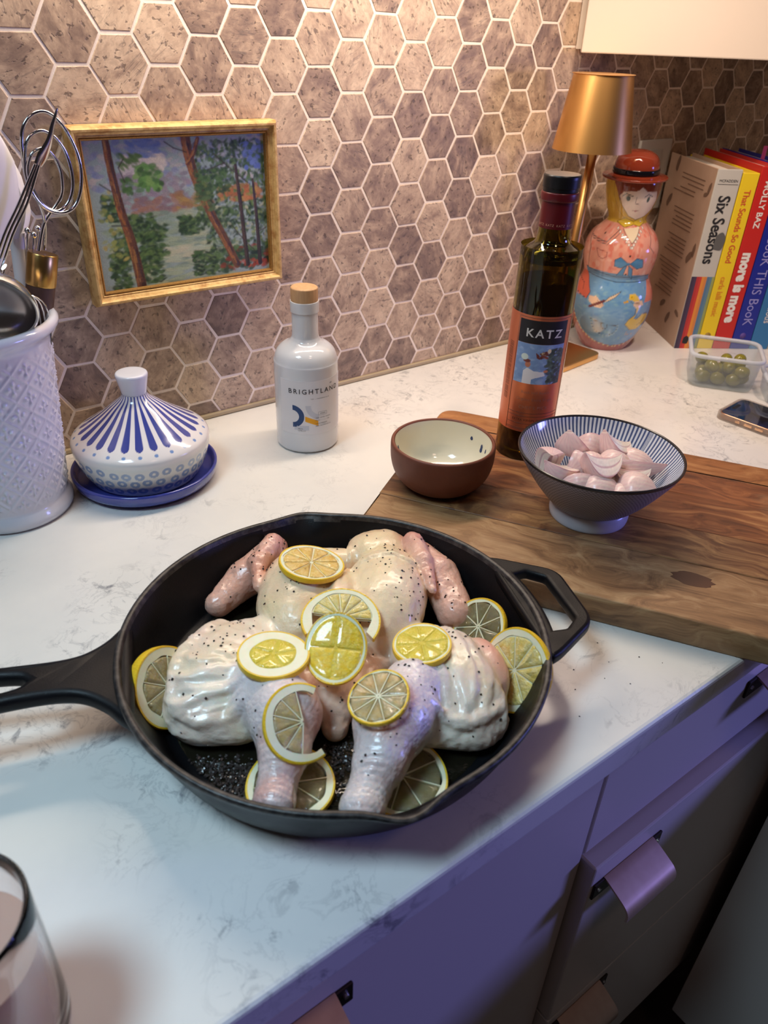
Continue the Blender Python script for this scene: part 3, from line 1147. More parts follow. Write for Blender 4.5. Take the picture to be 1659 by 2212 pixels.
M_LABEL = plain('label_paper', (222, 221, 226), 0.55)
D2R = PI / 180
v, f = cyl_patch(-172 * D2R, -36 * D2R, .0255, .0900, .03645, 48)
wl = mk('label', v, f, M_LABEL, wb, sharp=30)
M_INK = plain('dark_ink', (38, 40, 50), 0.6)
M_INKG = plain('grey_ink', (120, 124, 132), 0.6)
place = lambda a, z: on_cyl(.03648, a * D2R, z)
text('lettering', 'BRIGHTLAND', .0080, M_INK, wl, place(-105, .0775), bold=.006, spacing=1.36)
text('lettering', 'THE ---- CALIFORNIA OLIVE', .0017, M_INK, wl, place(-96, .0690), spacing=1.1)
text('lettering', '100', .0024, M_INK, wl, place(-74, .0845), bold=.01)
text('lettering', 'AWAKE', .0019, M_INK, wl, place(-92, .0505), bold=.01)
for s_, z_, b_ in (('100% EXTRA VIRGIN', .0455, .0), ('OLIVE ---------- OIL', .0425, .0), ('COLD PRESSED', .0385, .0), ('AND GROWN IN CA', .0355, .0)):
    text('lettering', s_, .0019, M_INK, wl, on_cyl(.0366, -106 * D2R, z_), spacing=1.15, align='LEFT', bold=.006)
text('lettering', '375 ML', .0019, M_INK, wl, place(-133, .0325))
text('lettering', '12.7 FL. OZ', .0019, M_INK, wl, place(-131, .0300))


def cyl_shape(name, loops, r, a0, z0, mat, parent):
    """flat printed shape bent on the bottle"""
    V, F = [], []
    for L in loops:
        b = len(V)
        for x, z in L:
            V.append((r * math.cos(a0 + x / r), r * math.sin(a0 + x / r), z0 + z))
        del V[b:]
        n = len(L) // 2
        m = 6
        for j in range(m):
            t = j / (m - 1)
            for i in range(n):
                (x0, z0_), (x1, z1_) = L[i], L[2 * n - 1 - i]
                x, z = x0 + (x1 - x0) * t, z0_ + (z1_ - z0_) * t
                V.append((r * math.cos(a0 + x / r), r * math.sin(a0 + x / r), z0 + z))
        for j in range(m - 1):
            for i in range(n - 1):
                F.append([b + j * n + i, b + j * n + i + 1, b + (j + 1) * n + i + 1, b + (j + 1) * n + i])
    return mk(name, V, F, mat, parent, smooth=False)


def arc_band(r0, r1, a0, a1, n=20):
    t = np.linspace(a0, a1, n) * D2R
    return [(r0 * math.cos(a), r0 * math.sin(a)) for a in t] + [(r1 * math.cos(a), r1 * math.sin(a)) for a in t[::-1]]


def rect_band(x0, x1, z0, z1, sh=0.0, n=6):
    xs = np.linspace(x0, x1, n)
    return [(x, z0 + sh * (x - x0)) for x in xs] + [(x, z1 + sh * (x - x0)) for x in xs[::-1]]


M_LBLUE, M_LGREY, M_LYEL = plain('print_blue', (34, 68, 116), .6), plain('print_grey', (196, 199, 210), .6), plain('print_yellow', (232, 164, 20), .6)
cyl_shape('printed_arc', [arc_band(.0135, .0075, 90, -90)], .03655, -147 * D2R, .0475, M_LBLUE, wl)
cyl_shape('printed_arc', [arc_band(.0175, .0115, 180, 262)], .03655, -96 * D2R, .0610, M_LGREY, wl)
cyl_shape('printed_bar', [rect_band(-.0085, .0085, -.0028, .0028)], .03655, -131 * D2R, .0335, M_LGREY, wl)
cyl_shape('printed_bar', [rect_band(-.0075, .0075, -.0032, .0032, -.42)], .03659, -112.5 * D2R, .0450, M_LYEL, wl)
for rb in (rect_band(-.0055, .0055, .0018, .0021), rect_band(-.0055, .0055, -.0021, -.0018), rect_band(-.0055, -.0052, -.002, .002, 0, 2), rect_band(.0052, .0055, -.002, .002, 0, 2)):
    cyl_shape('printed_box', [rb], .03655, -92 * D2R, .0505, M_INKG, wl)

# ================================================================== cutting board of glued planks
BA = (-0.191, -0.344)
BRZ = math.atan2(-0.839, 0.545)
BT = 0.026
board = thing('cutting_board', 'thick acacia cutting board of striped brown planks, overhanging the counter edge', 'cutting board', (BA[0], BA[1], 0), BRZ)


def mat_plank(i):
    t = T('acacia', 0.42)
    co = t.coord()
    rnd = 3.7 * i
    st = t.mapping(co, scale=(1.0, 9.0, 9.0), loc=(rnd, rnd * 2, 0))
    warp = t.noise(t.mapping(co, loc=(rnd, 0, 0)), 7, 3)
    vec = t.n('VectorMath', 0, {'operation': 'ADD'}, i0=st, i1=t.n('VectorMath', 0, {'operation': 'SCALE'}, i0=warp, Scale=0.9))
    g1 = t.noise(vec, 6.5, 6, 0.62, 0.8)
    g2 = t.noise(t.mapping(co, scale=(2, 60, 60), loc=(rnd, 0, 0)), 14, 4, 0.6)
    pal = [((104, 72, 48), (172, 128, 86), (212, 172, 124)), ((64, 42, 30), (128, 84, 54), (196, 148, 96)),
           ((74, 44, 30), (148, 90, 54), (208, 150, 94)), ((78, 46, 32), (150, 90, 54), (200, 130, 78)),
           ((96, 62, 38), (172, 110, 62), (208, 148, 92))][i % 5]
    c = t.ramp(g1, [(0.28, lin(pal[0])), (0.48, lin(pal[1])), (0.70, lin(pal[2]))])
    c = t.mix(t.math('MULTIPLY', g2, 0.45), c, lin((46, 30, 24)))
    # pale worn, dry patches and knots
    worn = t.ramp(t.noise(t.mapping(co, scale=(1, 2.2, 1)), 9, 4, 0.6), [(0.56, (0, 0, 0)), (0.70, (1, 1, 1))])
    c = t.mix(t.math('MULTIPLY', worn, 0.28), c, lin((190, 152, 112)))
    t.set('Base Color', c)
    t.set('Roughness', t.math('ADD', 0.36, t.math('MULTIPLY', g2, 0.25)))
    t.bump(g2, 0.25, 0.0006)
    return t.m


widths = [0.083, 0.058, 0.066, 0.052, 0.044]
yb = 0.0
for i, w in enumerate(widths):
    x1 = 0.52
    pts = [(0, yb), (x1, yb), (x1, yb + w), (0, yb + w)]
    rad = [0.004, .004, .0008, .0008] if i == 0 else ([.0008, .0008, .02, .02] if i == len(widths) - 1 else .0006)
    v, f = outline_mesh([rounded(pts, rad)], BT / 2, 0.0022 if i in (0, 4) else 0.0008, 2)
    v = [(a, b, c + BT / 2) for a, b, c in v]
    mk('plank', v, f, mat_plank(i), board, smooth=True, sharp=40)
    yb += w + 0.0001
# knot stain
v, f = tube([(0.30, 0.058, BT - .0002), (0.30, 0.058, BT + .00015)], [0.011, 0.010], 20)
vv = np.array(v)
vv[:, 0] = 0.30 + (vv[:, 0] - 0.30) * 1.7 + 0.002 * np.sin(vv[:, 1] * 900)
mk('knot', vv, f, plain('dark_knot', (92, 58, 40), .5), board, smooth=False)

# ================================================================== terracotta bowl
tb = thing('terracotta_bowl', 'small empty terracotta bowl glazed cream inside with blue dabs', 'bowl', (-0.0593, -0.3190, BT))
terra = T('terracotta', 0.55)
terra.set('Base Color', terra.mix(terra.noise(terra.coord(), 45, 5, .6), lin((96, 50, 34)), lin((128, 70, 50))))
terra.bump(terra.noise(terra.coord(), 700, 3), 0.15, 0.0005)
creamg = plain('cream_glaze', (226, 220, 200), 0.12, Coat_Weight=0.5)
bo = mlathe('body', smooth_prof([(0, .0015), (.024, .0015), (.024, .0015), (.0265, 0), (.0265, 0), (.031, .0015), (.041, .0085), (.048, .0185), (.0515, .031), (.0522, .044), (.0520, .0485),
                                (.0508, .0502), (.0492, .0502), (.0482, .0488)], 5), terra.m, tb, 96)
inner = smooth_prof([(.0483, .0490), (.0480, .044), (.0470, .031), (.0435, .020), (.0360, .0105), (.026, .0062), (.012, .005), (0, .0048)], 5)
mlathe('inside_glaze', inner, creamg, tb, 96)
M_DAB = plain('blue_dab', (40, 58, 100), 0.2)
for (dx, dy, dz), (w, h) in zip([(.0446, .0080, .0360), (.0410, -.0068, .0300), (.0425, -.0070, .0330), (.0415, -.0150, .0320), (.0370, -.0210, .0290), (-.0250, .0385, .029)],
                                [(.0011, .0017), (.0013, .0026), (.0012, .0020), (.0008, .0019), (.0014, .0032), (.0016, .0045)]):
    a = math.atan2(dy, dx)
    rin = float(np.interp(dz, [q[1] for q in inner[::-1]], [q[0] for q in inner[::-1]]))
    V = []
    for k in range(18):
        q = 2 * PI * k / 18
        zz = dz + h * 1.3 * math.sin(q)
        ri = float(np.interp(zz, [p[1] for p in inner[::-1]], [p[0] for p in inner[::-1]])) - .00015
        aa = a + w * 1.5 * math.cos(q) * (1 - .25 * math.sin(q)) / rin
        V.append((ri * math.cos(aa), ri * math.sin(aa), zz))
    V.append((rin * math.cos(a) - .0002 * math.cos(a), rin * math.sin(a) - .0002 * math.sin(a), dz))
    mk('blue_dab', V, [[18, k, (k + 1) % 18] for k in range(18)], M_DAB, tb)

# ================================================================== blue striped bowl
bb = thing('striped_bowl', 'footed ceramic bowl with thin blue stripes inside, grey outside, holding cut shallots', 'bowl', (0.026, -0.442, BT))
st = T('striped_glaze', 0.14, Coat_Weight=0.5)
uvn = st.n('SeparateXYZ', 0, Vector=st.coord('UV'))
wv = st.math('SINE', st.math('MULTIPLY', uvn, 2 * PI * 112))
wob = st.math('MULTIPLY', st.noise(st.coord(), 120, 2), 0.6)
mk_ = st.ramp(st.math('ADD', wv, wob), [(0.20, (0, 0, 0)), (0.55, (1, 1, 1))])
st.set('Base Color', st.mix(mk_, lin((222, 224, 232)), lin((84, 96, 136))))
og = T('grey_dash_glaze', 0.38)
uu = og.coord('UV')
br = og.n('TexBrick', 1, {'offset': 0.5}, Vector=og.mapping(uu, scale=(125, 52, 1)), Scale=1.0, **{'Mortar Size': 0.30, 'Mortar Smooth': 0.3, 'Brick Width': 1.0, 'Row Height': 1.0})
og.set('Base Color', og.mix(br, lin((62, 64, 80)), lin((136, 136, 150))))
og.bump(br, 0.35, 0.0005)
mlathe('foot', smooth_prof([(.029, .004), (.0345, .0), (.0345, .0), (.0368, .0004), (.0378, .006), (.0366, .0125), (.034, .0155)], 4), plain('white_foot_glaze', (205, 206, 216), .25), bb, 96)
outp = smooth_prof([(0, .0115), (.030, .0115), (.0355, .0142), (.0440, .0215), (.0560, .0360), (.0655, .0500), (.0726, .0615), (.0755, .0672)], 6)
mlathe('outside', outp, og.m, bb, 128)
M_RIM = plain('dark_rim', (34, 32, 36), 0.25)
mlathe('rim', [(.0754, .0670), (.0762, .0688), (.0760, .0700), (.0750, .0704), (.0740, .0698), (.0736, .0684)], M_RIM, bb, 128)
BIN = smooth_prof([(.0737, .0688), (.0700, .0610), (.0630, .0500), (.0535, .0365), (.0415, .0235), (.0300, .0180), (.015, .0160), (0, .0158)], 6)
mlathe('inside', BIN, st.m, bb, 128)

# ------------------------------------------------------------------ shallots
sh_mat = T('shallot', 0.28)
sh_mat.set('Base Color', sh_mat.attr('Col'))
sh_mat.set('Subsurface Weight', 0.35)
sh_mat.set('Subsurface Radius', (1.0, 0.5, 0.4))
sh_mat.set('Subsurface Scale', 0.004)
sh_mat.bump(sh_mat.noise(sh_mat.coord(), 600, 3), 0.12, 0.0004)
sh_mat = sh_mat.m


def shallot(length, rad, wedge, r_in, seed):
    """a wedge cut from a shallot: curved layered back, two flat cut faces with layer lines"""
    g = np.random.default_rng(seed)
    nx, na, nr = 26, 18, 10
    V, Cc, F = [], [], []
    xs = np.linspace(-1, 1, nx)
    skin, pale, linec = np.array(lin((218, 170, 178))), np.array(lin((242, 230, 216))), np.array(lin((178, 112, 134)))
    tilt = g.uniform(-.12, .12)

    def env(x):
        return max(1 - abs(x) ** 2.6, 0.0) ** 0.55 * (1 - 0.18 * x)
    loops = []
    ring = [('f1', -wedge / 2, k / nr) for k in range(nr)] + [('o', -wedge / 2 + wedge * k / na, 1.0) for k in range(na)] + \
           [('f2', wedge / 2, 1 - k / nr) for k in range(nr)] + [('i', wedge / 2 - wedge * k / 4, 0.0) for k in range(4)]
    S = len(ring)
    for i, x in enumerate(xs):
        e = env(x * 0.97)
        for kind, a, q in ring:
            r = (r_in + (1 - r_in) * q) * rad * max(e, 0.05)
            lay = 4.0 * q
            ridge = abs((lay % 1.0) - 0.02)
            onface = kind in ('f1', 'f2', 'i')
            if onface:
                r2 = r
                lines = math.exp(-(min(lay % 1, 1 - lay % 1) / 0.13) ** 2)
                c = pale + (linec - pale) * 0.62 * lines + (skin - pale) * 0.2 * q
                off = 0.00022 * lines
            else:
                stripes = 0.5 + 0.5 * math.sin(a * 26 + 2 * math.sin(x * 3 + seed))
                c = skin + (pale - skin) * (0.35 + 0.35 * stripes) * (1 - 0.3 * abs(x))
                r2 = r * (1 + 0.012 * stripes)
                off = 0
            aa = a + (off / max(r, 1e-4)) * (1 if kind == 'f1' else -1 if kind == 'f2' else 0)
            V.append((x * length / 2 * (1 - 0.06 * q), r2 * math.sin(aa) + tilt * x * rad * .4, r2 * math.cos(aa) + .15 * rad * (1 - x * x)))
            Cc.append(c * (0.94 + 0.12 * g.random()))
    for i in range(nx - 1):
        for k in range(S):
            F.append([i * S + k, i * S + (k + 1) % S, (i + 1) * S + (k + 1) % S, (i + 1) * S + k])
    F += [list(range(S))[::-1], list(range((nx - 1) * S, nx * S))]
    V = np.array(V)
    V[:, 2] -= rad * 0.62
    return V, F, np.array(Cc)


sh = [  # dx, dy, z of centre above board datum, length, radius, wedge, yaw, pitch, roll, what sets it apart
    (-.0355, .0300, .081, .034, .0165, 1.5, 60, 72, 20, 'upright pale wedge at the left rim of the bowl'),
    (.0040, .0340, .083, .030, .0170, 1.9, 10, 40, 160, 'whitish chunk with its cut face up, at the back of the pile'),
    (-.0345, .0105, .078, .036, .0165, 1.3, -10, 20, 120, 'rosy wedge lying left of the centre chunk, split along its layers'),
    (-.0120, .0120, .080, .030, .0160, 1.5, 25, 12, 40, 'striped piece peeking out between the back chunks'),
    (.0230, .0260, .082, .028, .0150, 1.6, -30, 14, 70, 'small pink-grey piece at the back, behind the big pale chunk'),
    (.0345, .0100, .084, .032, .0190, 1.6, -20, 28, 150, 'large smooth pink-white chunk at the back right'),
    (-.0135, -.0130, .088, .033, .0200, 1.7, -22, 8, 165, 'big squared chunk on top at the centre of the pile'),
    (.0200, -.0060, .080, .034, .0155, 1.5, -48, 6, 10, 'deep pink curved piece right of the squared chunk'),
    (.0290, -.0230, .081, .046, .0135, 1.2, -62, -8, 95, 'long white strip leaning on the right side of the bowl'),
    (-.0330, -.0120, .076, .034, .0150, 1.2, -30, 4, 60, 'thin curved slice below the rosy wedge at the left'),
    (-.0255, -.0270, .077, .036, .0150, 1.2, -36, 0, 30, 'flat layered slice at the front left of the pile'),
    (.0020, -.0440, .080, .036, .0170, 1.8, -42, -4, 0, 'plump ribbed lilac petal at the front right'),
    (.0420, -.0110, .079, .036, .0130, 1.2, -70, 0, 20, 'pale slice at the far right inside the bowl'),
    (-.0130, -.0420, .074, .026, .0130, 1.5, -40, 0, 10, 'small pink nub at the very front of the pile'),
    (.0040, .0120, .078, .030, .0150, 1.5, 40, 0, 0, 'piece half buried in the middle of the pile'),
    (.0140, -.0280, .076, .032, .0150, 1.5, -30, 5, 170, 'piece wedged behind the ribbed lilac petal'),
]
for i, (dx, dy, z, ln, rd, wg, yw, pt, rl, lab) in enumerate(sh):
    V, F, Cc = shallot(ln * 1.12, rd * 1.15, wg, 0.12, 40 + i)
    o = mk('shallot_piece', V, F, sh_mat, None, (0.026 + dx, -0.442 + dy, z), (rl * D2R, pt * D2R, yw * D2R), True, None, Cc, sharp=45)
    tag(o, 'cut shallot, ' + lab, 'shallot', 'cut shallots in the striped bowl')
# buried pieces that carry the top layer
for i in range(10):
    a = i * 2 * PI / 7
    r = 0.024 if i < 7 else 0.010
    V, F, Cc = shallot(.030, .015, 1.7, 0.12, 90 + i)
    o = mk('shallot_piece', V, F, sh_mat, None, (0.026 + r * math.cos(a), -0.442 + r * math.sin(a), .0615 - (0 if i < 7 else .002)), (0.4 * i, 0.3, a * 1.7), True, None, Cc, sharp=45)
    tag(o, 'cut shallot in the lower layer of the bowl, mostly covered by others', 'shallot', 'cut shallots in the striped bowl')

# ================================================================== dark olive oil bottle
KX, KY = 0.0697, -0.3087
kb = thing('olive_oil_bottle', 'tall green glass olive oil bottle with copper label, black cap and red capsule', 'bottle', (KX, KY, BT))
gg = T('green_glass', 0.04, IOR=1.5)
gg.set('Base Color', (0.30, 0.27, 0.05))
gg.set('Transmission Weight', 1.0)
GO = smooth_prof([(0, .002), (.022, .002), (.0270, 0), (.0270, 0), (.0293, .002), (.0300, .007), (.0302, .018), (.0302, .206), (.0296, .213), (.0265, .2185), (.0210, .2220),
                  (.0172, .2255), (.0160, .232), (.0155, .2400), (.0150, .262), (.0150, .262)], 5)
GI = smooth_prof([(.0120, .262), (.0125, .240), (.0135, .228), (.0185, .2205), (.0250, .2145), (.0270, .208), (.0274, .200), (.0274, .016), (.024, .009), (.010, .012), (0, .013)], 5)
mlathe('body', GO + GI, gg.m, kb, 96)
oilm = T('olive_oil', 0.0, IOR=1.05)
oilm.set('Base Color', (0.20, 0.15, 0.008))
oilm.set('Transmission Weight', 1.0)
mlathe('oil', [(0, .0135), (.010, .0125), (.0235, .0098), (.0271, .0165), (.0271, .1905), (.0271, .1905), (0, .1905)], oilm.m, kb, 96, sharp=30)
capr = plain('red_capsule', (92, 16, 24), 0.35)
mlathe('capsule', smooth_prof([(.0158, .2385), (.01555, .262), (.01555, .262), (.0170, .2625), (.0175, .2645), (.0175, .2685), (.0170, .2700), (.0160, .2702)], 3), capr, kb, 64)
mlathe('cap', smooth_prof([(.012, .2700), (.0163, .2700), (.0163, .2700), (.0165, .2706), (.0165, .2735), (.0165, .2735), (.0172, .2740), (.0172, .2740), (.0173, .2838), (.0173, .2838), (.0166, .2850), (.0160, .2850)], 3), M_BLACKPL, kb, 64)
mlathe('cap_disc', [(0, .2852), (.0150, .2852), (.0162, .2850)], plain('cap_top', (84, 72, 66), .4), kb, 64)
cop = T('copper_foil', 0.34, Metallic=0.75)
cop.set('Base Color', lin((216, 128, 92)))
cop = cop.m
v, f = cyl_patch(118 * D2R, 297 * D2R, .0345, .1602, .03045, 64)
cl = mk('label', v, f, cop, kb, sharp=30)
M_CINK = plain('dark_brown_ink', (96, 48, 34), .5)


def ring_line(a0, a1, z, h, r=.0306, mat=None, parent=None, name='label_rule'):
    v, f = cyl_patch(a0 * D2R, a1 * D2R, z, z + h, r, 36, t=.0001)
    return mk(name, v, f, mat or M_CINK, parent or cl)


for z in (.1576, .0562, .0525, .0440, .0385, .0370):
    ring_line(180, 292, z, .0004)
ring_line(178.5, 179.5, .036, .122)
ring_line(292, 293, .036, .122)
v, f = cyl_patch(181.5 * D2R, 279 * D2R, .1320, .1555, .03062, 40)
kp = mk('label_panel', v, f, plain('panel_black', (14, 16, 26), .45), kb, sharp=30)
M_WINK = plain('silver_ink', (206, 206, 206), .4)
text('lettering', 'KATZ', .0118, M_WINK, kp, on_cyl(.0307, 231.5 * D2R, .1425), bold=.018, sx=1.05, spacing=1.30)
ra = Raster(110, 92, (120, 152, 200))
g = random.Random(4)
for _ in range(160):
    ra.ell(g.uniform(0, 110), g.uniform(0, 92), g.uniform(4, 9), g.uniform(2, 5), g.choice(['7898c8', '88a8d2', '6f90c2', '9cb6da']), g.uniform(-.6, .6), .6, 1.5)
for _ in range(190):
    y_ = g.uniform(10, 92)
    ra.ell(g.uniform(70 + abs(y_ - 50) * .15, 112), y_, g.uniform(3, 7), g.uniform(2, 4), g.choice(['46584a', '54685a', '3a4a40', '607868', '38443c']), g.uniform(-1, 1), .8, 1.5)
for _ in range(24):
    ra.ell(62 + g.uniform(-7, 7), 22 + g.uniform(-5, 8), g.uniform(3, 5), g.uniform(2, 3), g.choice(['6a3028', '8a4034', '5a2824', 'd0b890']), g.uniform(-.6, .6), .9, 1)
ra.ell(72, 14, 4, 5, 'e6d6b0')
ra.poly([(44, 18), (52, 24), (54, 34), (47, 30)], '6a2e28')
ra.poly([(22, 92), (22, 62), (30, 54), (44, 60), (66, 62), (70, 70), (50, 76), (42, 80), (42, 92)], 'e2e2e8')
ra.ell(30, 46, 6, 7, 'c07a60')
ra.ell(27, 38, 8, 4, '7a3a34')
ra.ell(21, 30, 8, 7, 'cfe0dc')
ra.ell(70, 60, 5, 3, 'c07a5a')
a_ = np.linspace(181.5, 279, 110) * D2R
z_ = np.linspace(.1318, .0895, 92)
A2, Z2 = np.meshgrid(a_, z_)
U2, V2 = np.meshgrid(np.linspace(0, 1, 110), np.linspace(0, 1, 92))
mk('label_picture', np.stack([.03062 * np.cos(A2).ravel(), .03062 * np.sin(A2).ravel(), Z2.ravel()], -1), grid_faces(110, 92)[:, ::-1], painted('label_print', .45), kb,
   col=ra.sample(U2.ravel(), V2.ravel()))
for s_, z, sz in (('Rock Hill Ranch', .0800, .0042), ('Organic Extra Virgin', .0722, .0042), ("CHEF'S PICK", .0630, .0052), ('EXTRA VIRGIN OLIVE OIL', .0485, .0034), ('500 ML', .0410, .0030)):
    text('lettering', s_, sz, plain('pale_copper_ink', (176, 120, 98), .5) if z > .05 else M_CINK, cl, on_cyl(.0306, 231 * D2R, z), spacing=1.1)
for k in range(5):
    text('lettering', 'Cold pressed oil from ripe late harvest fruit, estate grown', .0028, M_CINK, cl,
         (lambda off: (lambda x, y, h: np.stack([.0306 * np.cos((160 + off) * D2R + y / .0306), .0306 * np.sin((160 + off) * D2R + y / .0306), .098 - x], -1)))(k * 3.2), sx=.95) if k < 4 else None
text('lettering', 'KATZ  KATZ  KATZ  KATZ', .0030, plain('gold_ink', (190, 140, 120), .4), kb, on_cyl(.0160, 221 * D2R, .2420), spacing=1.1)

# ================================================================== lamp
lp = thing('table_lamp', 'small brushed gold table lamp with metal cone shade behind the oil bottle', 'lamp', (0.370, -0.080, 0))
goldm = T('brushed_gold', 0.37, Metallic=1.0)
gn = goldm.noise(goldm.mapping(goldm.coord(), scale=(1, 1, 1)), 700, 2)
goldm.set('Base Color', lin((228, 176, 108)))
goldm.bump(gn, 0.06, 0.0003)
goldm = goldm.m
v, f = outline_mesh([rounded([(-.052, -.052), (.052, -.052), (.052, .052), (-.052, .052)], .012)], .0045, .0015)
mk('base', [(a, b, c + .0045) for a, b, c in v], f, goldm, lp, rot=(0, 0, 0.12), sharp=40)
tilt = 0.010
v, f = tube([(0, 0, .009), (tilt * .5, -.002, .15), (tilt, -.004, .296)], [.0062, .0062, .0062], 20)
mk('stem', v, f, goldm, lp)
v, f, _, _, _ = lathe(smooth_prof([(.0525, .2905), (.0525, .2905), (.0382, .378), (.0382, .378), (.0372, .3795), (.0, .3795)], 6) + [(0, .3780), (.0368, .3780), (.0513, .2905), (.0525, .2905)], 96)
so = mk('shade', v, f, goldm, lp, (tilt * .7, -.003, 0), sharp=30)
v, f, _, _, _ = lathe(smooth_prof([(0, .292), (.012, .293), (.017, .30), (.017, .31), (0, .315)], 4), 32)
mk('diffuser', v, f, plain('lamp_diffuser', (230, 225, 215), .5), so)

# ================================================================== ceramic doll jar
GX, GY = 0.486, -0.081
dl = thing('doll_jar', 'glazed ceramic nesting-doll jar in yellow kerchief, red jacket and blue apron', 'jar', (GX, GY, 0))
GP = [(.030, 0), (.036, 0), (.036, 0), (.0385, .003), (.0500, .025), (.0590, .050), (.0614, .070), (.0590, .090), (.0520, .107), (.0502, .115), (.0525, .128), (.0546, .143), (.0537, .158),
      (.0470, .173), (.0360, .184), (.0288, .1915), (.0280, .197), (.0318, .207), (.0365, .222), (.0394, .238), (.0388, .249), (.034, .2545), (.02, .2555), (0, .2557)]
gp = smooth_prof(GP, 11)
gz = np.array([q[1] for q in gp])
gr_ = np.array([q[0] for q in gp])
CAMA = math.atan2(-0.8145 - GY, -0.5083 - GX)
RW, RH = 640, 516
rd = Raster(RW, RH, (224, 170, 150))


def dm(x, y):
    """traced layout of the painted front -> raster pixel"""
    z = (2080 - y) / 6.62 / 1000
    axx = 365 + (640 - 365) * (2080 - y) / 1680
    r = float(np.interp(z, gz[5:-12], gr_[5:-12]))
    s_ = max(-.97, min(.97, (x - axx) / 6.55 / 1000 / r))
    return (RW / 2 + math.asin(s_) / (2 * PI) * RW, (0.2557 - z) * 2000 + 2)


def dp(pts, c, al=1.0):
    rd.poly([dm(*p) for p in pts], c, al)


def dln(pts, w, c='3a3844', al=.95):
    rd.line([dm(*p) for p in pts], w * 1.55, c, al)


def de(x, y, rx, ry, c, rot=0, al=1.0):
    q = dm(x, y)
    rd.ell(q[0], q[1], rx, ry, c, rot, al, 1.2)


g = random.Random(9)
yv = lambda y: (0.2557 - (2080 - y) / 6620) * 2000 + 2
# broad zones all round
rd.a[:int(yv(815))] = lin('cfa83a')
rd.a[int(yv(815)):int(yv(1290))] = lin('dc9a86')
rd.a[int(yv(1290)):int(yv(1560))] = lin('d98470')
rd.a[int(yv(1560)):] = lin('a8605c')
for _ in range(500):
    rd.ell(g.uniform(0, RW), g.uniform(yv(830), yv(1500)), g.uniform(3, 8), g.uniform(4, 12), g.choice(['d4523c', 'dc7660', 'e4a890', 'cc5a46', 'e8bca8']), 0, .45, 2)
for _ in range(250):
    rd.ell(g.uniform(0, RW), g.uniform(yv(1800), RH), g.uniform(3, 8), g.uniform(4, 9), g.choice(['9a5050', 'b06a62', 'a45a58', 'b87468']), 0, .5, 2)
for _ in range(160):
    rd.ell(g.uniform(0, RW), g.uniform(0, yv(800)), g.uniform(3, 8), g.uniform(5, 12), g.choice(['c89c30', 'd8b448', 'e0c060', 'b88c2c']), 0, .4, 2)
# apron
ap = [(215, 1270), (800, 1270), (790, 1400), (860, 1530), (850, 1650), (790, 1800), (700, 1905), (590, 1975), (450, 1998), (280, 1955), (170, 1870), (110, 1780), (75, 1650), (85, 1520), (200, 1520), (250, 1440)]
dp(ap, '6d9ac0')
for _ in range(260):
    x, y = g.uniform(90, 850), g.uniform(1290, 1960)
    if y < 1500 and (x < 260 or x > 780):
        continue
    if y > 1700 and (x < 150 + (y - 1700) * .5 or x > 820 - (y - 1700) * .6):
        continue
    q = dm(x, y)
    rd.ell(q[0], q[1], g.uniform(3, 8), g.uniform(2, 5), g.choice(['5a8cc0', '78a4c8', '86b0c8', '4f84bc', '8fb4b8']), g.uniform(-.5, .5), .45, 2)
dp([(205, 1240), (805, 1270), (800, 1320), (215, 1290)], '5f86a8')
dln([(205, 1240), (500, 1285), (805, 1272)], 1.2)
dln([(212, 1292), (500, 1335), (800, 1322)], 1.2)
# scalloped hem
for k in range(26):
    t = k / 25
    P_ = catmull([(75, 1660, 0), (110, 1790, 0), (190, 1895, 0), (300, 1965, 0), (450, 2003, 0), (590, 1985, 0), (700, 1915, 0), (800, 1815, 0)], 10)
    i = int(t * (len(P_) - 1))
    de(P_[i][0], P_[i][1], 3.4, 3.0, 'd8c490')
dln(ap[9:1:-1], 1.0, '5a4848', .7)
# sleeves and arms
dp([(110, 1290), (220, 1290), (255, 1460), (215, 1530), (110, 1480), (92, 1380)], 'd66a54')
dp([(790, 1320), (850, 1400), (862, 1530), (770, 1530), (785, 1420)], 'd8806c')
dln([(275, 890), (250, 1050), (225, 1240)], 1.4)
dln([(130, 1370), (190, 1400), (180, 1460)], 1.0)
dln([(220, 1290), (255, 1460), (215, 1530), (110, 1490)], 1.2)
dln([(780, 880), (800, 1000), (840, 1060)], 1.2)
# hands, knife, goose
dp([(245, 1490), (320, 1485), (395, 1555), (360, 1590), (290, 1585), (240, 1540)], 'e2bfa2')
for dx in (0, 22, 44):
    dln([(330 + dx, 1520 + dx * .3), (350 + dx * .8, 1575 - dx * .2)], .8, '7a5648')
dln([(250, 1595), (395, 1515)], 5.0, '6a3030')
dp([(395, 1525), (440, 1475), (555, 1412), (500, 1470), (420, 1520)], 'd6c0a4')
dln([(395, 1525), (440, 1475), (555, 1412), (500, 1470), (420, 1520)], .9)
dp([(640, 1480), (705, 1530), (700, 1640), (640, 1680), (600, 1740), (640, 1800), (700, 1810), (780, 1740), (810, 1660), (760, 1640), (715, 1690), (680, 1680), (735, 1560), (725, 1480), (680, 1430), (630, 1440)], 'dcbc5c')
de(655, 1470, 8, 7, 'e0b83c')
dp([(620, 1490), (575, 1510), (590, 1525), (630, 1508)], 'cfa030')
de(655, 1462, 1.4, 1.4, '303030')
dln([(640, 1500), (700, 1560), (690, 1640), (630, 1690), (600, 1740), (640, 1800), (700, 1810), (790, 1740), (810, 1650)], 1.0, '6a5a34')
dln([(700, 1690), (740, 1650), (800, 1640), (760, 1720), (710, 1760)], 1.0, '6a5a34')
dp([(690, 1500), (750, 1500), (765, 1550), (700, 1575), (670, 1540)], 'e4c4a8')
for k in range(3):
    dln([(680 + 6 * k, 1525 + 14 * k), (730, 1520 + 16 * k)], .8, '7a5648')
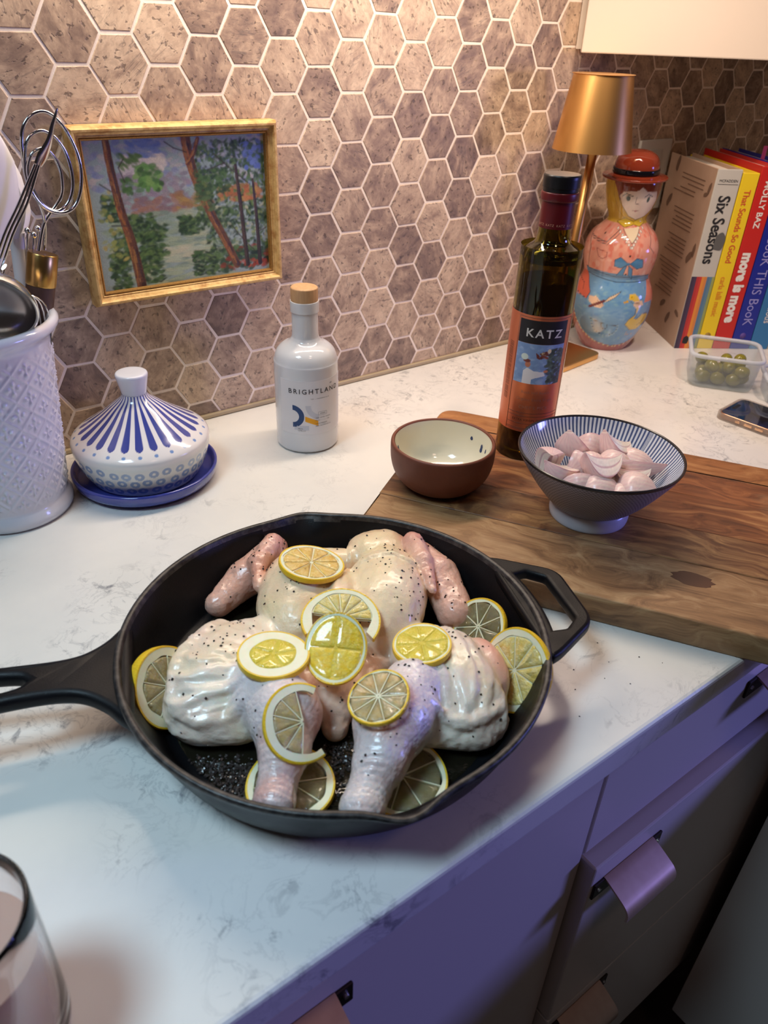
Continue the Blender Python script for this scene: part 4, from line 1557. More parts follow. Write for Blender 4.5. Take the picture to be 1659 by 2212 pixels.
dln([(620, 1820), (600, 1870), (650, 1850), (670, 1870)], 1.2, 'c89a70')
# apron pocket
dln([(260, 1715), (400, 1745), (530, 1755)], 1.2)
arc = [(270 + 130 - 130 * math.cos(a), 1730 + 130 * math.sin(a) + 12) for a in np.linspace(0, PI, 14)]
dln(arc, 1.1)
for q in arc:
    de(q[0], q[1] + 10, 3.2, 2.8, '9cbcd0', 0, .8)
dln([(365, 1745), (370, 1790), (395, 1805), (425, 1790), (425, 1750)], 1.1)
# jacket front: yoke, pockets, buttons
dln([(265, 945), (400, 975), (520, 860)], 1.6)
dln([(265, 965), (410, 995), (530, 880)], 1.1)
dln([(310, 1045), (410, 1060), (405, 1105), (360, 1130), (325, 1110), (310, 1045)], 1.2, '9a4a44')
for q in ((388, 905), (625, 1075), (590, 1255)):
    de(q[0], q[1], 2.8, 2.8, '26222c')
dp([(560, 850), (690, 830), (640, 965)], 'e6d4b4')
for a, b in (((505, 850), (630, 1000)), ((720, 840), (640, 1000))):
    for k in range(7):
        t = k / 6
        de(a[0] + (b[0] - a[0]) * t, a[1] + (b[1] - a[1]) * t, 4.2, 4.0, '4a4a54')
        de(a[0] + (b[0] - a[0]) * t, a[1] + (b[1] - a[1]) * t, 3.3, 3.1, 'e8e0d2')
dln([(550, 850), (635, 965), (690, 850)], 1.1)
# bow
for pts in ([(615, 1150), (540, 1090), (485, 1120), (480, 1180), (540, 1195)], [(625, 1150), (690, 1095), (745, 1110), (745, 1185), (690, 1200)],
            [(600, 1160), (560, 1270), (500, 1270), (560, 1190)], [(615, 1165), (650, 1200), (645, 1300), (610, 1260)]):
    dp(pts, '4a84b0')
    dln(pts + pts[:1], 1.1, '2c4258')
de(612, 1150, 5, 4.5, '3f749e')
# kerchief knot
dp([(490, 800), (560, 760), (640, 790), (720, 750), (735, 800), (690, 830), (640, 815), (560, 840)], 'd8b840')
dln([(490, 800), (560, 760), (640, 790), (720, 750), (735, 800), (690, 830), (640, 815), (560, 840), (490, 800)], 1.1, '7a6420')
de(640, 805, 5, 4, 'caa434')
# hair and face
dp([(470, 395), (880, 395), (868, 520), (842, 600), (800, 540), (505, 600), (480, 500)], '8a4028')
for _ in range(40):
    x = g.uniform(500, 850)
    dln([(x, 400), (x + g.uniform(-12, 12), 505)], .9, g.choice(['6a2c1c', 'a05034', '7a3824']), .6)
dp([(508, 560), (545, 522), (610, 512), (680, 505), (715, 472), (760, 512), (842, 515), (838, 600), (800, 680), (740, 740), (655, 772), (590, 738), (535, 650)], 'ead8c8')
dln([(500, 520), (508, 600), (535, 655), (590, 740), (655, 774), (740, 742), (800, 682), (838, 610)], 1.3, '6a5420', .8)
de(585, 572, 8.5, 6.5, '8a9a92', 0, .7)
de(588, 578, 7.6, 7.2, '2a4038')
de(768, 580, 7, 8, '8a9a92', 0, .7)
de(768, 582, 6, 8, '2a4038')
dln([(535, 560), (570, 535), (630, 555)], 1.8, '3a4440')
dln([(735, 560), (770, 535), (805, 555)], 1.6, '3a4440')
dln([(665, 560), (652, 618), (690, 628)], 1.2, '6a544c')
de(655, 690, 5.5, 3.2, 'c08a88')
dln([(625, 684), (655, 690), (690, 682)], 1.0, '8a5450')
for _ in range(20):
    q = dm(g.uniform(540, 800), g.uniform(620, 720))
    rd.ell(q[0], q[1], 4, 4, 'ecd0c0', 0, .15, 3)
dln([(470, 420), (455, 560), (500, 700), (560, 770)], 1.0, '8a6c1c', .8)


def doll_col(tt, ss, v):
    a = (tt - CAMA + PI) % (2 * PI) - PI
    return rd.sample(a / (2 * PI) + .5, (0.2557 - v[:, 2]) * 2000 / RH)


mlathe('body', gp, painted('painted_ceramic', .12, Coat_Weight=.6), dl, 400, colf=doll_col, sharp=70)
M_HAT = plain('hat_glaze', (134, 54, 34), .10, Coat_Weight=.6)
ho = mlathe('hat', smooth_prof([(.030, .2505), (.038, .2492), (.0452, .2505), (.0462, .2522), (.0452, .2538), (.038, .2545), (.0320, .2565), (.0316, .262), (.0308, .270), (.0270, .2790), (.018, .2850), (.008, .2870), (0, .2872)], 6),
            M_HAT, dl, 96)
ho.rotation_euler = (0.02, -0.03, 0)
mlathe('hat_band', smooth_prof([(.0318, .2572), (.0330, .2576), (.0328, .2636), (.0312, .2640)], 3), plain('black_glaze', (18, 18, 24), .12), ho, 96)

# ================================================================== cook books, standing across the corner
BKRZ = -33 * D2R
UX, UY = math.cos(BKRZ), math.sin(BKRZ)
BX, BY = 0.5675, -0.1595
M_PAGE = T('book_pages', .8)
M_PAGE.set('Base Color', M_PAGE.mix(M_PAGE.n('TexWave', 0, {'bands_direction': 'X'}, Vector=M_PAGE.coord(), Scale=420.0), lin((224, 216, 204)), lin((196, 186, 172))))
M_PAGE = M_PAGE.m
_off = [0.0]


def book(label, th, h, dep, spine, cover, back=0.0):
    b = thing('cookbook', label, 'book', (BX + UX * _off[0] - UY * back * 0, BY + UY * _off[0], 0), BKRZ, 'cookbooks standing in a row')
    _off[0] += th + .0012
    ct_ = .0026
    mbox('cover', (ct_ / 2, dep / 2 + .001, h / 2), (ct_, dep - .002, h), cover, b, .0006)
    mbox('cover', (th - ct_ / 2, dep / 2 + .001, h / 2), (ct_, dep - .002, h), cover, b, .0006)
    s_ = mbox('spine', (th / 2, .0012, h / 2), (th, .0030, h), spine, b, .0009)
    mbox('pages', (th / 2, dep / 2 + .001, h / 2 - .001), (th - 2 * ct_, dep - .008, h - .008), M_PAGE, b, .0004)
    pl = lambda fx, fz: on_plane((th * fx, -.0004, h * (1 - fz)), (0, 0, -1), (1, 0, 0))
    return b, s_, pl


kraft = T('kraft_cover', .7)
kraft.set('Base Color', kraft.mix(kraft.noise(kraft.coord(), 30, 4), lin((170, 140, 118)), lin((190, 160, 138))))
sp1 = plain('grey_cloth', (190, 188, 180), .7)
h1, t1 = .266, .0365
b1, s1, pl = book('thick cookbook with kraft brown side, grey spine and rainbow stripes at its foot', t1, h1, .176, sp1, kraft.m)
M_BLK = plain('print_black', (34, 34, 36), .6)
text('lettering', 'Six Seasons', .0250, M_BLK, s1, pl(.50, .315), bold=.022, sx=.84)
text('lettering', 'MCFADDEN', .0052, M_BLK, s1, on_plane((t1 * .52, -.0004, h1 * .942), (1, 0, 0), (0, 0, 1)))
mbox('printed_rule', (t1 * .52, -.0004, h1 * .925), (.030, .0004, .0005), M_BLK, s1, 0)
for k, c in enumerate(((62, 50, 72), (70, 56, 80), (176, 52, 50), (196, 60, 52), (222, 142, 58), (206, 130, 70), (84, 118, 150), (96, 130, 150), (150, 158, 92))):
    w = t1 / 9
    mbox('printed_stripe', (w * (k + .5), -.0005, h1 * .215), (w, .0004, h1 * .43), plain('stripe_ink', c, .65), s1, 0)
v, f = outline_mesh([rounded([(-.008, -.012), (.006, -.014), (.009, .004), (.002, .014), (-.007, .008)], .005)], .0003, .0001)
mk('printed_leaf', [(t1 * .78 + a, -.0008 - c * .3, h1 * .63 + b) for a, b, c in v], f, plain('leaf_ink', (92, 92, 90), .7), s1)
mk('printed_leaf', [(t1 * .42 + a * .6, -.0009 - c * .3, h1 * .055 + b * .5) for a, b, c in v], f, M_BLK, s1)
M_FAINT = plain('cover_ink', (112, 86, 70), .7)
g = random.Random(2)
for (zc, n, y0) in ((.245, 3, .020), (.225, 2, .045), (.195, 5, .030), (.155, 5, .035), (.115, 5, .035), (.08, 3, .045)):
    for k in range(n):
        L_ = g.uniform(.055, .085)
        mbox('printed_line', (-.0004, y0 + L_ / 2 + .012, zc - k * .0062), (.0004, L_, .0012), M_FAINT, b1, 0)
for (y_, z_, s_, r_) in ((.012, .238, 1.0, .4), (.020, .228, .8, 1.4), (.014, .150, 1.2, .2), (.024, .138, 1.5, .9), (.140, .255, 1.4, .3), (.020, .050, 1.0, 2.0), (.05, .035, 1.3, .6), (.08, .05, 1.2, 1.1), (.145, .20, 1.4, .7)):
    v, f = outline_mesh([rounded([(-.0035, -.009), (.003, -.008), (.0045, .002), (.001, .010), (-.003, .004)], .003)], .0002, .0001)
    ca, sa = math.cos(r_), math.sin(r_)
    mk('printed_leaf', [(-.0005 - c * .3, y_ + (a * ca - b * sa) * s_, z_ + (a * sa + b * ca) * s_) for a, b, c in v], f, M_FAINT, b1)

yel = plain('yellow_cover', (236, 206, 36), .5)
b2, s2, pl = book('yellow cookbook with red and orange lettering on its spine', .0250, .262, .19, yel, yel)
text('lettering', 'That Sounds So Good', .0135, plain('red_print', (206, 74, 44), .6), s2, pl(.50, .285), bold=.012, sx=.86)
text('lettering', 'carla lalli music', .0128, plain('orange_print', (226, 140, 40), .6), s2, pl(.50, .680), bold=.010, sx=.80)
v, f = tube([(.0125, -.0002, .022), (.0125, -.0006, .022)], .0048, 24)
mk('printed_emblem', v, f, plain('emblem_ink', (150, 120, 40), .6), s2)
red = plain('red_cover', (198, 40, 34), .45)
b3, s3, pl = book('red cookbook with chunky white lettering on its spine', .0280, .271, .20, red, red)
M_WPR = plain('white_print', (236, 232, 226), .6)
text('lettering', 'MOLLY BAZ', .0125, M_WPR, s3, pl(.50, .190), bold=.02, sx=.98)
text('lettering', 'more is more', .0225, M_WPR, s3, pl(.50, .640), bold=.055, sx=.86)
blu = plain('royal_blue_cover', (26, 42, 150), .4)
b4, s4, pl = book('royal blue cookbook with thin hand-drawn lavender lettering', .0310, .272, .20, blu, blu)
text('lettering', 'CooK THIS BooK', .0215, plain('lavender_print', (160, 160, 226), .6), s4, pl(.50, .600), bold=-.004, sx=.88)
v, f = tube([(.0155, -.0002, .022), (.0155, -.0006, .022)], .0048, 24)
mk('printed_emblem', v, f, plain('emblem_ink_violet', (92, 70, 150), .6), s4)
mbox('bookmark', (.012, .085, .2735), (.006, .0005, .030), plain('pink_ribbon', (196, 74, 140), .6), b4, 0)
lbl = plain('sky_blue_cover', (52, 120, 176), .5)
b5, s5, pl = book('sky blue cookbook cut by the right edge of the photo', .0300, .262, .20, lbl, lbl)
text('lettering', 'Naturally, Delicious', .0150, M_WPR, s5, pl(.50, .63), sx=.9)
wcv = plain('pale_cover', (206, 200, 190), .6)
book('pale cookbook beyond the sky blue one, only its foot showing at the right edge', .0260, .255, .20, wcv, wcv)

# ================================================================== olive tubs
def thin_plastic(name, tint, fac, rough, tcol=(0.97, 0.98, 0.98)):
    t = T(name, rough)
    t.set('Base Color', lin(tint))
    tr = t.n('BsdfTransparent', Color=(*tcol, 1))
    fr = t.n('LayerWeight', 1, Blend=0.35)
    k = t.math('ADD', fac, t.math('MULTIPLY', fr, 0.35))
    mx = t.t.nodes.new('ShaderNodeMixShader')
    t.t.links.new(k, mx.inputs[0])
    t.t.links.new(tr, mx.inputs[1])
    t.t.links.new(t.b.outputs[0], mx.inputs[2])
    t.t.links.new(mx.outputs[0], t.t.nodes['Material Output'].inputs[0])
    return t.m


M_PLAST = thin_plastic('clear_plastic', (205, 214, 220), 0.13, 0.18)
M_PLRIM = thin_plastic('plastic_rim', (214, 220, 230), 0.55, 0.25)


def tub(label, loc, rz, hx, hy, h, group=None):
    e = thing('plastic_tub', label, 'tub', loc, rz, group)

    def rr(sx, sy, z, n=7, r=.018):
        return [(a, b, z) for a, b in rounded([(-sx, -sy), (sx, -sy), (sx, sy), (-sx, sy)], r, n)]
    rings = [rr(hx * .80, hy * .80, .0012), rr(hx * .88, hy * .88, .0012), rr(hx * .91, hy * .91, .004), rr(hx * .97, hy * .97, h - .008), rr(hx * .98, hy * .98, h - .004)]
    inner_ = [rr(hx * .98 - .0008, hy * .98 - .0008, h - .004), rr(hx * .97 - .0008, hy * .97 - .0008, h - .008), rr(hx * .91 - .0008, hy * .91 - .0008, .005), rr(hx * .86, hy * .86, .0022)]
    V, F = [], []
    al = rings + inner_
    n = len(al[0])
    for R_ in al:
        V += R_
    for k in range(len(al) - 1):
        for i in range(n):
            j = (i + 1) % n
            F.append([k * n + i, k * n + j, (k + 1) * n + j, (k + 1) * n + i])
    F.append(list(range(n))[::-1])
    F.append(list(range((len(al) - 1) * n, len(al) * n)))
    mk('body', V, F, M_PLAST, e, sharp=60)
    path = rr(hx, hy, h - .002)
    v, f = tube(path, .0031, 8, closed=True)
    mk('rim', v, f, M_PLRIM, e)
    return e


OX, OY, ORZ = 0.5085, -0.2775, math.atan2(-.804, .593)
tub('small clear plastic tub of green olives in front of the books', (OX, OY, 0), ORZ, .0480, .0445, .0490, 'plastic tubs of olives')
tub('clear plastic tub with a dark red olive, cut by the right edge of the photo', (.5350, -.3735, 0), ORZ + .05, .0400, .0380, .0340, 'plastic tubs of olives')
om = T('green_olive', .16)
om.set('Base Color', om.mix(om.noise(om.coord(), 120, 4), lin((104, 100, 22)), lin((150, 142, 48))))
om.set('Subsurface Weight', .25)
om.set('Subsurface Scale', .004)
om.set('Coat Weight', .5)
M_OLIVE = om.m
M_OLRED = plain('dark_red_olive', (120, 36, 28), .2)
v0, f0, _, _, _ = lathe(smooth_prof([(0, -.0105), (.0045, -.0092), (.0078, -.0045), (.0085, 0), (.0078, .0050), (.0045, .0092), (.0016, .0100), (.0012, .0085), (0, .0084)], 4), 26)
om_mesh = bpy.data.meshes.new('olive')
om_mesh.from_pydata(v0.tolist(), [], f0.tolist())
om_mesh.polygons.foreach_set('use_smooth', [True] * len(om_mesh.polygons))
om_mesh.materials.append(M_OLIVE)
orig = [(-.026, -.026, .0120), (-.005, -.027, .0118), (.018, -.026, .0122), (-.028, -.004, .0120), (-.007, -.005, .0118), (.015, -.004, .0122), (.031, -.014, .0120), (-.024, .018, .0120), (.000, .019, .0120), (.022, .018, .0120),
        (-.016, -.018, .0262), (.008, -.015, .0262), (.028, -.024, .0240), (-.030, .014, .0262), (.024, .004, .0270), (.028, .024, .0275), (.008, .024, .0250)]
ca, sa = math.cos(ORZ), math.sin(ORZ)
wh = ['front row of the tub, leftmost', 'front row of the tub, second from left', 'front row of the tub, right half', 'middle of the bottom layer, left', 'middle of the bottom layer', 'middle of the bottom layer, right',
      'against the right end wall of the tub', 'back left corner, bottom', 'back wall, bottom layer', 'back right, bottom layer', 'upper layer, front left', 'upper layer, front centre', 'upper layer, front right corner',
      'on top at the far left, its tip showing above the rim', 'upper layer, right of centre', 'on top at the back right, showing above the rim', 'upper layer at the back']
for i, (dx, dy, dz) in enumerate(orig):
    o = bpy.data.objects.new('olive', om_mesh)
    COL.objects.link(o)
    o.location = (OX + dx * .92 * ca - dy * .92 * sa, OY + dx * .92 * sa + dy * .92 * ca, dz)
    o.rotation_euler = (RNG.uniform(1.1, 2.0), RNG.uniform(-.4, .4), RNG.uniform(0, 6))
    tag(o, 'green olive, ' + wh[i], 'olive', 'green olives in the tub')
for dx, dy in ((-.016, -.018), (.006, .006)):
    o = bpy.data.objects.new('olive', om_mesh.copy())
    o.data.materials[0] = M_OLRED
    COL.objects.link(o)
    o.location = (.535 + dx * ca - dy * sa, -.3735 + dx * sa + dy * ca, .0125)
    o.rotation_euler = (1.5, 0.2, dx * 40)
    tag(o, 'dark red olive in the second tub, ' + ('nearer the left wall' if dx < 0 else 'in the middle'), 'olive', 'dark red olives in the second tub')

# ================================================================== phone
ph = thing('phone', 'dark-screened smartphone with rose gold edge in a clear case, face up on the counter', 'phone', (.3885, -.3525, 0), math.atan2(.1, .995))
PW, PL_ = .0715, .1490
def slab(x0, x1, y0, y1, z0, z1, rad, bev):
    v, f = outline_mesh([rounded([(x0, y0), (x1, y0), (x1, y1), (x0, y1)], rad, 8)], (z1 - z0) / 2, bev, 3)
    return [(a, b, c + (z0 + z1) / 2) for a, b, c in v], f
rose = plain('rose_gold_edge', (206, 156, 126), .28, Metallic=.9)
v, f = slab(.0018, PW - .0018, -PL_ + .0018, -.0018, .0014, .0088, .0105, .0012)
mk('body', v, f, rose, ph, sharp=40)
scr = T('phone_glass', .06, Coat_Weight=.4)
scr.set('Base Color', scr.mix(scr.ramp(scr.noise(scr.coord(), 60, 4), [(.50, (0, 0, 0)), (.72, (1, 1, 1))]), lin((12, 16, 30)), lin((34, 44, 84))))
v, f = slab(.0026, PW - .0026, -PL_ + .0026, -.0026, .0086, .0091, .0095, .0002)
mk('screen', v, f, scr.m, ph, sharp=40)
v, f = slab(.026, .046, -.0115, -.0068, .0090, .00925, .0022, .0001)
mk('camera_notch', v, f, M_BLACKPL, ph)
M_CASE = thin_plastic('clear_case', (180, 160, 146), .34, .25)
lo = [rounded([(-.0014, -PL_ - .0014), (PW + .0014, -PL_ - .0014), (PW + .0014, .0014), (-.0014, .0014)], .0130, 8),
      rounded([(.0006, -PL_ + .0006), (PW - .0006, -PL_ + .0006), (PW - .0006, -.0006), (.0006, -.0006)], .0112, 8)]
v, f = outline_mesh(lo, .0044, .0004, 2)
mk('case', [(a, b, c + .0048) for a, b, c in v], f, M_CASE, ph, sharp=40)
for y_, L_ in ((-.030, .006), (-.044, .0105), (-.0585, .0105)):
    mbox('side_button', (-.0012, y_, .0052), (.0012, L_, .0030), plain('button_gold', (240, 196, 160), .25, Metallic=.9), ph, .0005)

# ================================================================== drinking glass, near left corner
tg = thing('drinking_glass', 'half-full glass tumbler in the near left corner, cut by the frame', 'glass', (-.5478, -.5755, 0))
_g = T('clear_glass', .02, IOR=1.45)
_g.set('Base Color', (.98, .95, .96))
_g.set('Transmission Weight', 1.0)
M_TGL = _g.m
mlathe('body', smooth_prof([(0, .001), (.026, .001), (.0300, .0), (.0300, .0), (.0325, .003), (.0332, .012), (.0333, .0985), (.0333, .0985), (.0327, .1000), (.0318, .1000), (.0310, .0985), (.0306, .09), (.0298, .016), (.027, .0105), (.012, .0095), (0, .0095)], 5), M_TGL, tg, 96)
M_DRINK = thin_plastic('pale_drink', (226, 186, 168), .42, .06, (.95, .86, .80))
mlathe('drink', [(0, .0098), (.012, .0098), (.0265, .0108), (.0294, .0165), (.0301, .0720), (.0301, .0720), (0, .0715)], M_DRINK, tg, 96, sharp=30)

# ================================================================== cast iron skillet
PX, PY = -0.2863, -0.4730
sk = thing('skillet', 'large black cast iron skillet with long handle and open helper handle', 'skillet', (PX, PY, 0))
ci = T('cast_iron', 0.46)
c1 = ci.noise(ci.coord(), 40, 4)
ci.set('Base Color', ci.mix(c1, lin((9, 9, 12)), lin((20, 19, 22))))
ci.set('Roughness', ci.ramp(c1, [(.3, (.34, .34, .34)), (.7, (.52, .52, .52))]))
ci.bump(ci.noise(ci.coord(), 1100, 3), 0.30, 0.0005)
ci.set('Specular IOR Level', .2)
M_IRON = ci.m
rimm = T('worn_iron_rim', 0.42)
rimm.set('Base Color', rimm.mix(rimm.ramp(rimm.noise(rimm.coord(), 160, 4, .6), [(.42, (0, 0, 0)), (.66, (1, 1, 1))]), lin((18, 17, 19)), lin((66, 61, 58))))
rimm.bump(rimm.noise(rimm.coord(), 900, 3), 0.3, 0.0005)
HA = 160 * D2R                      # long handle direction
SPOUTS = (HA - 92 * D2R, HA + 92 * D2R)
prof = smooth_prof([(0, 0), (.124, 0), (.124, 0), (.1290, .0022), (.1350, .010), (.1420, .026), (.1480, .044), (.1505, .0500), (.1505, .0500), (.1522, .0512), (.1526, .0535), (.1518, .0552), (.1500, .0556),
                    (.1484, .0550), (.1474, .0530), (.1440, .044), (.1375, .026), (.1300, .0115), (.1270, .0083), (.1215, .0068), (.1215, .0068), (0, .0066)], 4)


def pan_mod(r, z, tt, ss):
    for a in SPOUTS:
        d = (tt - a + PI) % (2 * PI) - PI
        bump = np.exp(-(d / 0.125) ** 2)
        hh = np.clip((z - .030) / .024, 0, 1) ** 1.6
        r = r + 0.0085 * bump * hh * (r > .13)
        z = z - 0.0022 * bump * hh * (r > .13)
    return r, z


v, f, uv, tt, ss = lathe(prof, 240, pan_mod)
body = mk('pan', v, f, M_IRON, sk, uv=uv, sharp=60)
body.data.materials.append(rimm.m)
zz = v[:, 2]
rr_ = np.hypot(v[:, 0], v[:, 1])
fi = [1 if (zz[p[0]] > .0512 - .003 and zz[p[2]] > .0512 - .003 and rr_[p[0]] > .1470) else 0 for p in f.tolist()]
body.data.polygons.foreach_set('material_index', fi)

# long handle with hanging slot
hl = [(.1400, .052), (.1480, .044), (.158, .031), (.170, .0215), (.182, .0175), (.200, .0165), (.230, .0180), (.262, .0195), (.278, .0170), (.287, .010), (.290, 0)]
ou = hl + [(a, -b) for a, b in hl[::-1][1:]]
slot = [(.206, .0), (.212, .0045), (.230, .0072), (.258, .0085), (.270, .006), (.274, 0), (.270, -.006), (.258, -.0085), (.230, -.0072), (.212, -.0045)]
ouC = catmull([(a, b, 0) for a, b in ou], 5)[:, :2]
v, f = outline_mesh([[tuple(q) for q in ouC], [tuple(q) for q in catmull([(a, b, 0) for a, b in slot + slot[:1]], 4)[:-1, :2]]], .0062, .0050, 4)
v = np.array(v)
t_ = np.clip((v[:, 0] - .15) / .13, 0, 1)
keep = np.hypot(v[:, 0], v[:, 1])
v[:, 2] = v[:, 2] + .0462 + 0.004 * np.sin(t_ * PI * .9)
# follow the pan wall where the flare meets it
low = keep < .150
v[low, :2] *= (np.maximum(keep[low], .1485) / keep[low])[:, None]
mk('handle', v, f, M_IRON, sk, rot=(0, 0, HA), sharp=50)
# helper handle
HB = HA + PI - 0.5 * D2R
oh = rounded([(.140, .062), (.150, .058), (.1915, .0315), (.1900, -.0315), (.150, -.058), (.140, -.062)], [.004, .02, .012, .012, .02, .004])
ih = rounded([(.1605, .0390), (.1760, .0262), (.1752, -.0262), (.1605, -.0390)], [.004, .007, .007, .004])
# inner edge of the opening follows the rim
arcp = [(.1585 * math.cos(a), .1585 * math.sin(a)) for a in np.linspace(-.22, .22, 9)]
ih = rounded([(.1775, .0262), (.1765, -.0262)], .006) if False else [(.1640, .0350), (.1660, .0345), (.1760, .0262), (.1772, .0240), (.1772, -.0240), (.1760, -.0262), (.1660, -.0345), (.1640, -.0350)] + arcp
v, f = outline_mesh([oh, ih], .0050, .0032, 3)
v = np.array(v)
keep = np.hypot(v[:, 0], v[:, 1])
low = keep < .150
v[low, :2] *= (np.maximum(keep[low], .1490) / keep[low])[:, None]
v[:, 2] += .0478
mk('helper_handle', v, f, M_IRON, sk, rot=(0, 0, HB), sharp=50)
# film of oil and lemon juice on the pan floor
oilf = T('oil_film', 0.03, IOR=1.45)
oilf.set('Base Color', (.10, .085, .05))
oilf.set('Transmission Weight', .9)
ob = oilf.noise(oilf.coord(), 95, 3, .5)
oilf.bump(ob, .5, .003)
tq = np.linspace(0, 2 * PI, 72, endpoint=False)
V = [(0.0, 0.0, .0078)]
for k, rad in enumerate((.05, .10, .119, .1216)):
    for a in tq:
        V.append((rad * math.cos(a), rad * math.sin(a), .0078 if k < 3 else .0070))
F = [[0, 1 + i, 1 + (i + 1) % 72] for i in range(72)]
for k in range(3):
    F += [[1 + k * 72 + i, 1 + (k + 1) * 72 + i, 1 + (k + 1) * 72 + (i + 1) % 72, 1 + k * 72 + (i + 1) % 72] for i in range(72)]
film = mk('oil_film', V, F, oilf.m, None, (PX, PY, 0))
tag(film, 'glossy film of oil and juice on the black floor of the skillet', 'oil')
film['kind'] = 'stuff'

# ================================================================== the chicken
CRZ = math.atan2(-.5898, .8074)


class Grid:
    def __init__(s, lo, hi, h):
        s.lo, s.h = np.array(lo, float), h
        n = [int((b - a) / h) + 1 for a, b in zip(lo, hi)]
        ax_ = [lo[i] + h * np.arange(n[i]) for i in range(3)]
        s.X, s.Y, s.Z = [q.astype(np.float32) for q in np.meshgrid(*ax_, indexing='ij')]
        s.n = n


def sd_ell(P, c, r, rz=0.0, ry=0.0):
    x, y, z = P[0] - c[0], P[1] - c[1], P[2] - c[2]
    ca, sa = math.cos(rz), math.sin(rz)
    x, y = x * ca + y * sa, -x * sa + y * ca
    if ry:
        cb, sb = math.cos(ry), math.sin(ry)
        x, z = x * cb - z * sb, x * sb + z * cb
    k0 = np.sqrt((x / r[0]) ** 2 + (y / r[1]) ** 2 + (z / r[2]) ** 2)
    k1 = np.sqrt((x / r[0] ** 2) ** 2 + (y / r[1] ** 2) ** 2 + (z / r[2] ** 2) ** 2)
    return k0 * (k0 - 1) / np.maximum(k1, 1e-6)


def sd_cap(P, a, b, ra, rb, flat=1.0):
    d = np.array(b, float) - np.array(a, float)
    px, py, pz = P[0] - a[0], P[1] - a[1], P[2] - a[2]
    t = np.clip((px * d[0] + py * d[1] + pz * d[2]) / (d @ d), 0, 1)
    return np.sqrt((px - t * d[0]) ** 2 + (py - t * d[1]) ** 2 + ((pz - t * d[2]) * flat) ** 2) - (ra + (rb - ra) * t)


def smin(a, b, k):
    h = np.clip(0.5 + 0.5 * (b - a) / k, 0, 1)
    return b * (1 - h) + a * h - k * h * (1 - h)


mm = .001
# (region, blend radius, shape)  -- region: 0 breast 1 wing 2 thigh 3 drumstick 4 belly/back 5 bare meat 6 skin fold
SH = [
    (4, 8, ('e', (0, 30, 22), (48, 62, 18), 0)),
    (4, 8, ('e', (0, -22, 20), (30, 30, 16), 0)),
    (0, 9, ('e', (-33, 56, 34), (31, 52, 27), .10)),
    (0, 9, ('e', (36, 60, 35), (33, 54, 28), -.10)),
    (0, 7, ('e', (2, 34, 38), (13, 50, 22), 0)),
    (0, 6, ('e', (31, 119, 38), (27, 22, 14), .1)),
    (0, 5, ('e', (-10, 108, 36), (26, 12, 10), 0)),
    (4, 6, ('c', (-2, -34, 27), (2, -56, 15), 15, 9)),
    (2, 9, ('e', (-80, -20, 30), (34, 46, 25), -.35)),
    (2, 8, ('e', (-90, -44, 20), (26, 31, 17), .3)),
    (2, 8, ('e', (-66, -52, 22), (28, 22, 16), 0)),
    (2, 9, ('e', (84, -22, 30), (34, 44, 25), .35)),
    (2, 8, ('e', (94, -46, 21), (27, 28, 18), -.3)),
    (2, 8, ('e', (70, -53, 22), (28, 20, 16), 0)),
    (2, 8, ('e', (-60, 4, 28), (24, 28, 19), 0)),
    (2, 8, ('e', (66, 2, 29), (24, 26, 19), 0)),
    (5, 2.2, ('e', (108, -14, 33), (14, 28, 17), .25)),
    (3, 8, ('c', (-48, -40, 38), (-30, -66, 38), 21, 23)),
    (3, 7, ('c', (-30, -66, 38), (-28, -90, 33), 23, 15.5)),
    (3, 5, ('c', (-28, -90, 33), (-30, -108, 28), 16.5, 12)),
    (3, 4, ('c', (-30, -110, 27), (-31, -121, 25), 12, 13.5)),
    (3, 8, ('c', (54, -42, 39), (40, -70, 39), 22, 25)),
    (3, 7, ('c', (40, -70, 39), (33, -96, 34), 25, 16.5)),
    (3, 5, ('c', (33, -96, 34), (26, -114, 28), 17.5, 12.5)),
    (3, 4, ('c', (26, -115, 28), (22, -127, 27), 12.5, 14)),
    (1, 2.2, ('c', (-60, 121, 37), (-80, 92, 27), 12, 15)),
    (1, 4, ('c', (-80, 92, 27), (-99, 66, 20), 15, 11)),
    (1, 2.0, ('c', (-61, 120, 44), (-69, 92, 44), 8.5, 8)),
    (1, 2.5, ('c', (-69, 92, 44), (-66, 62, 42), 8, 3.5)),
    (1, 2.2, ('c', (60, 122, 39), (80, 94, 34), 12, 16)),
    (1, 4, ('c', (80, 94, 34), (92, 56, 26), 16, 15)),
    (1, 2.0, ('c', (59, 120, 49), (66, 92, 50), 9, 8)),
    (1, 2.5, ('c', (66, 92, 50), (73, 58, 46), 8, 3.5)),
]
# folds of loose skin: ridges laid over the thighs
FOLDS = [
    ([(-72, 34), (-84, 22), (-98, -4), (-108, -27), (-108, -50)], 5.0, 1),
    ([(-112, -50), (-100, -60), (-86, -56), (-66, -50), (-50, -44)], 3.0, .7),
    ([(-108, -60), (-92, -64), (-74, -60), (-58, -56)], 2.6, .7),
    ([(-110, -38), (-96, -44), (-80, -40), (-64, -36)], 2.2, .6),
    ([(-104, -24), (-90, -32), (-74, -30)], 1.8, .6),
    ([(-106, -58), (-90, -67), (-70, -66), (-54, -60)], 4.0, 1),
    ([(80, 24), (86, -4), (90, -25), (93, -46), (88, -62)], 4.6, 1),
    ([(90, 10), (98, -22), (104, -44), (100, -62)], 3.6, 1),
    ([(101, -22), (111, -44), (116, -60)], 3.2, 1),
    ([(66, -24), (75, -42), (79, -64)], 2.8, .8),
    ([(76, 6), (78, -16), (82, -38)], 2.2, .7),
    ([(84, -30), (86, -46), (90, -60)], 2.2, .7),
    ([(64, -62), (86, -66), (104, -60), (116, -48)], 4.0, 1),
]


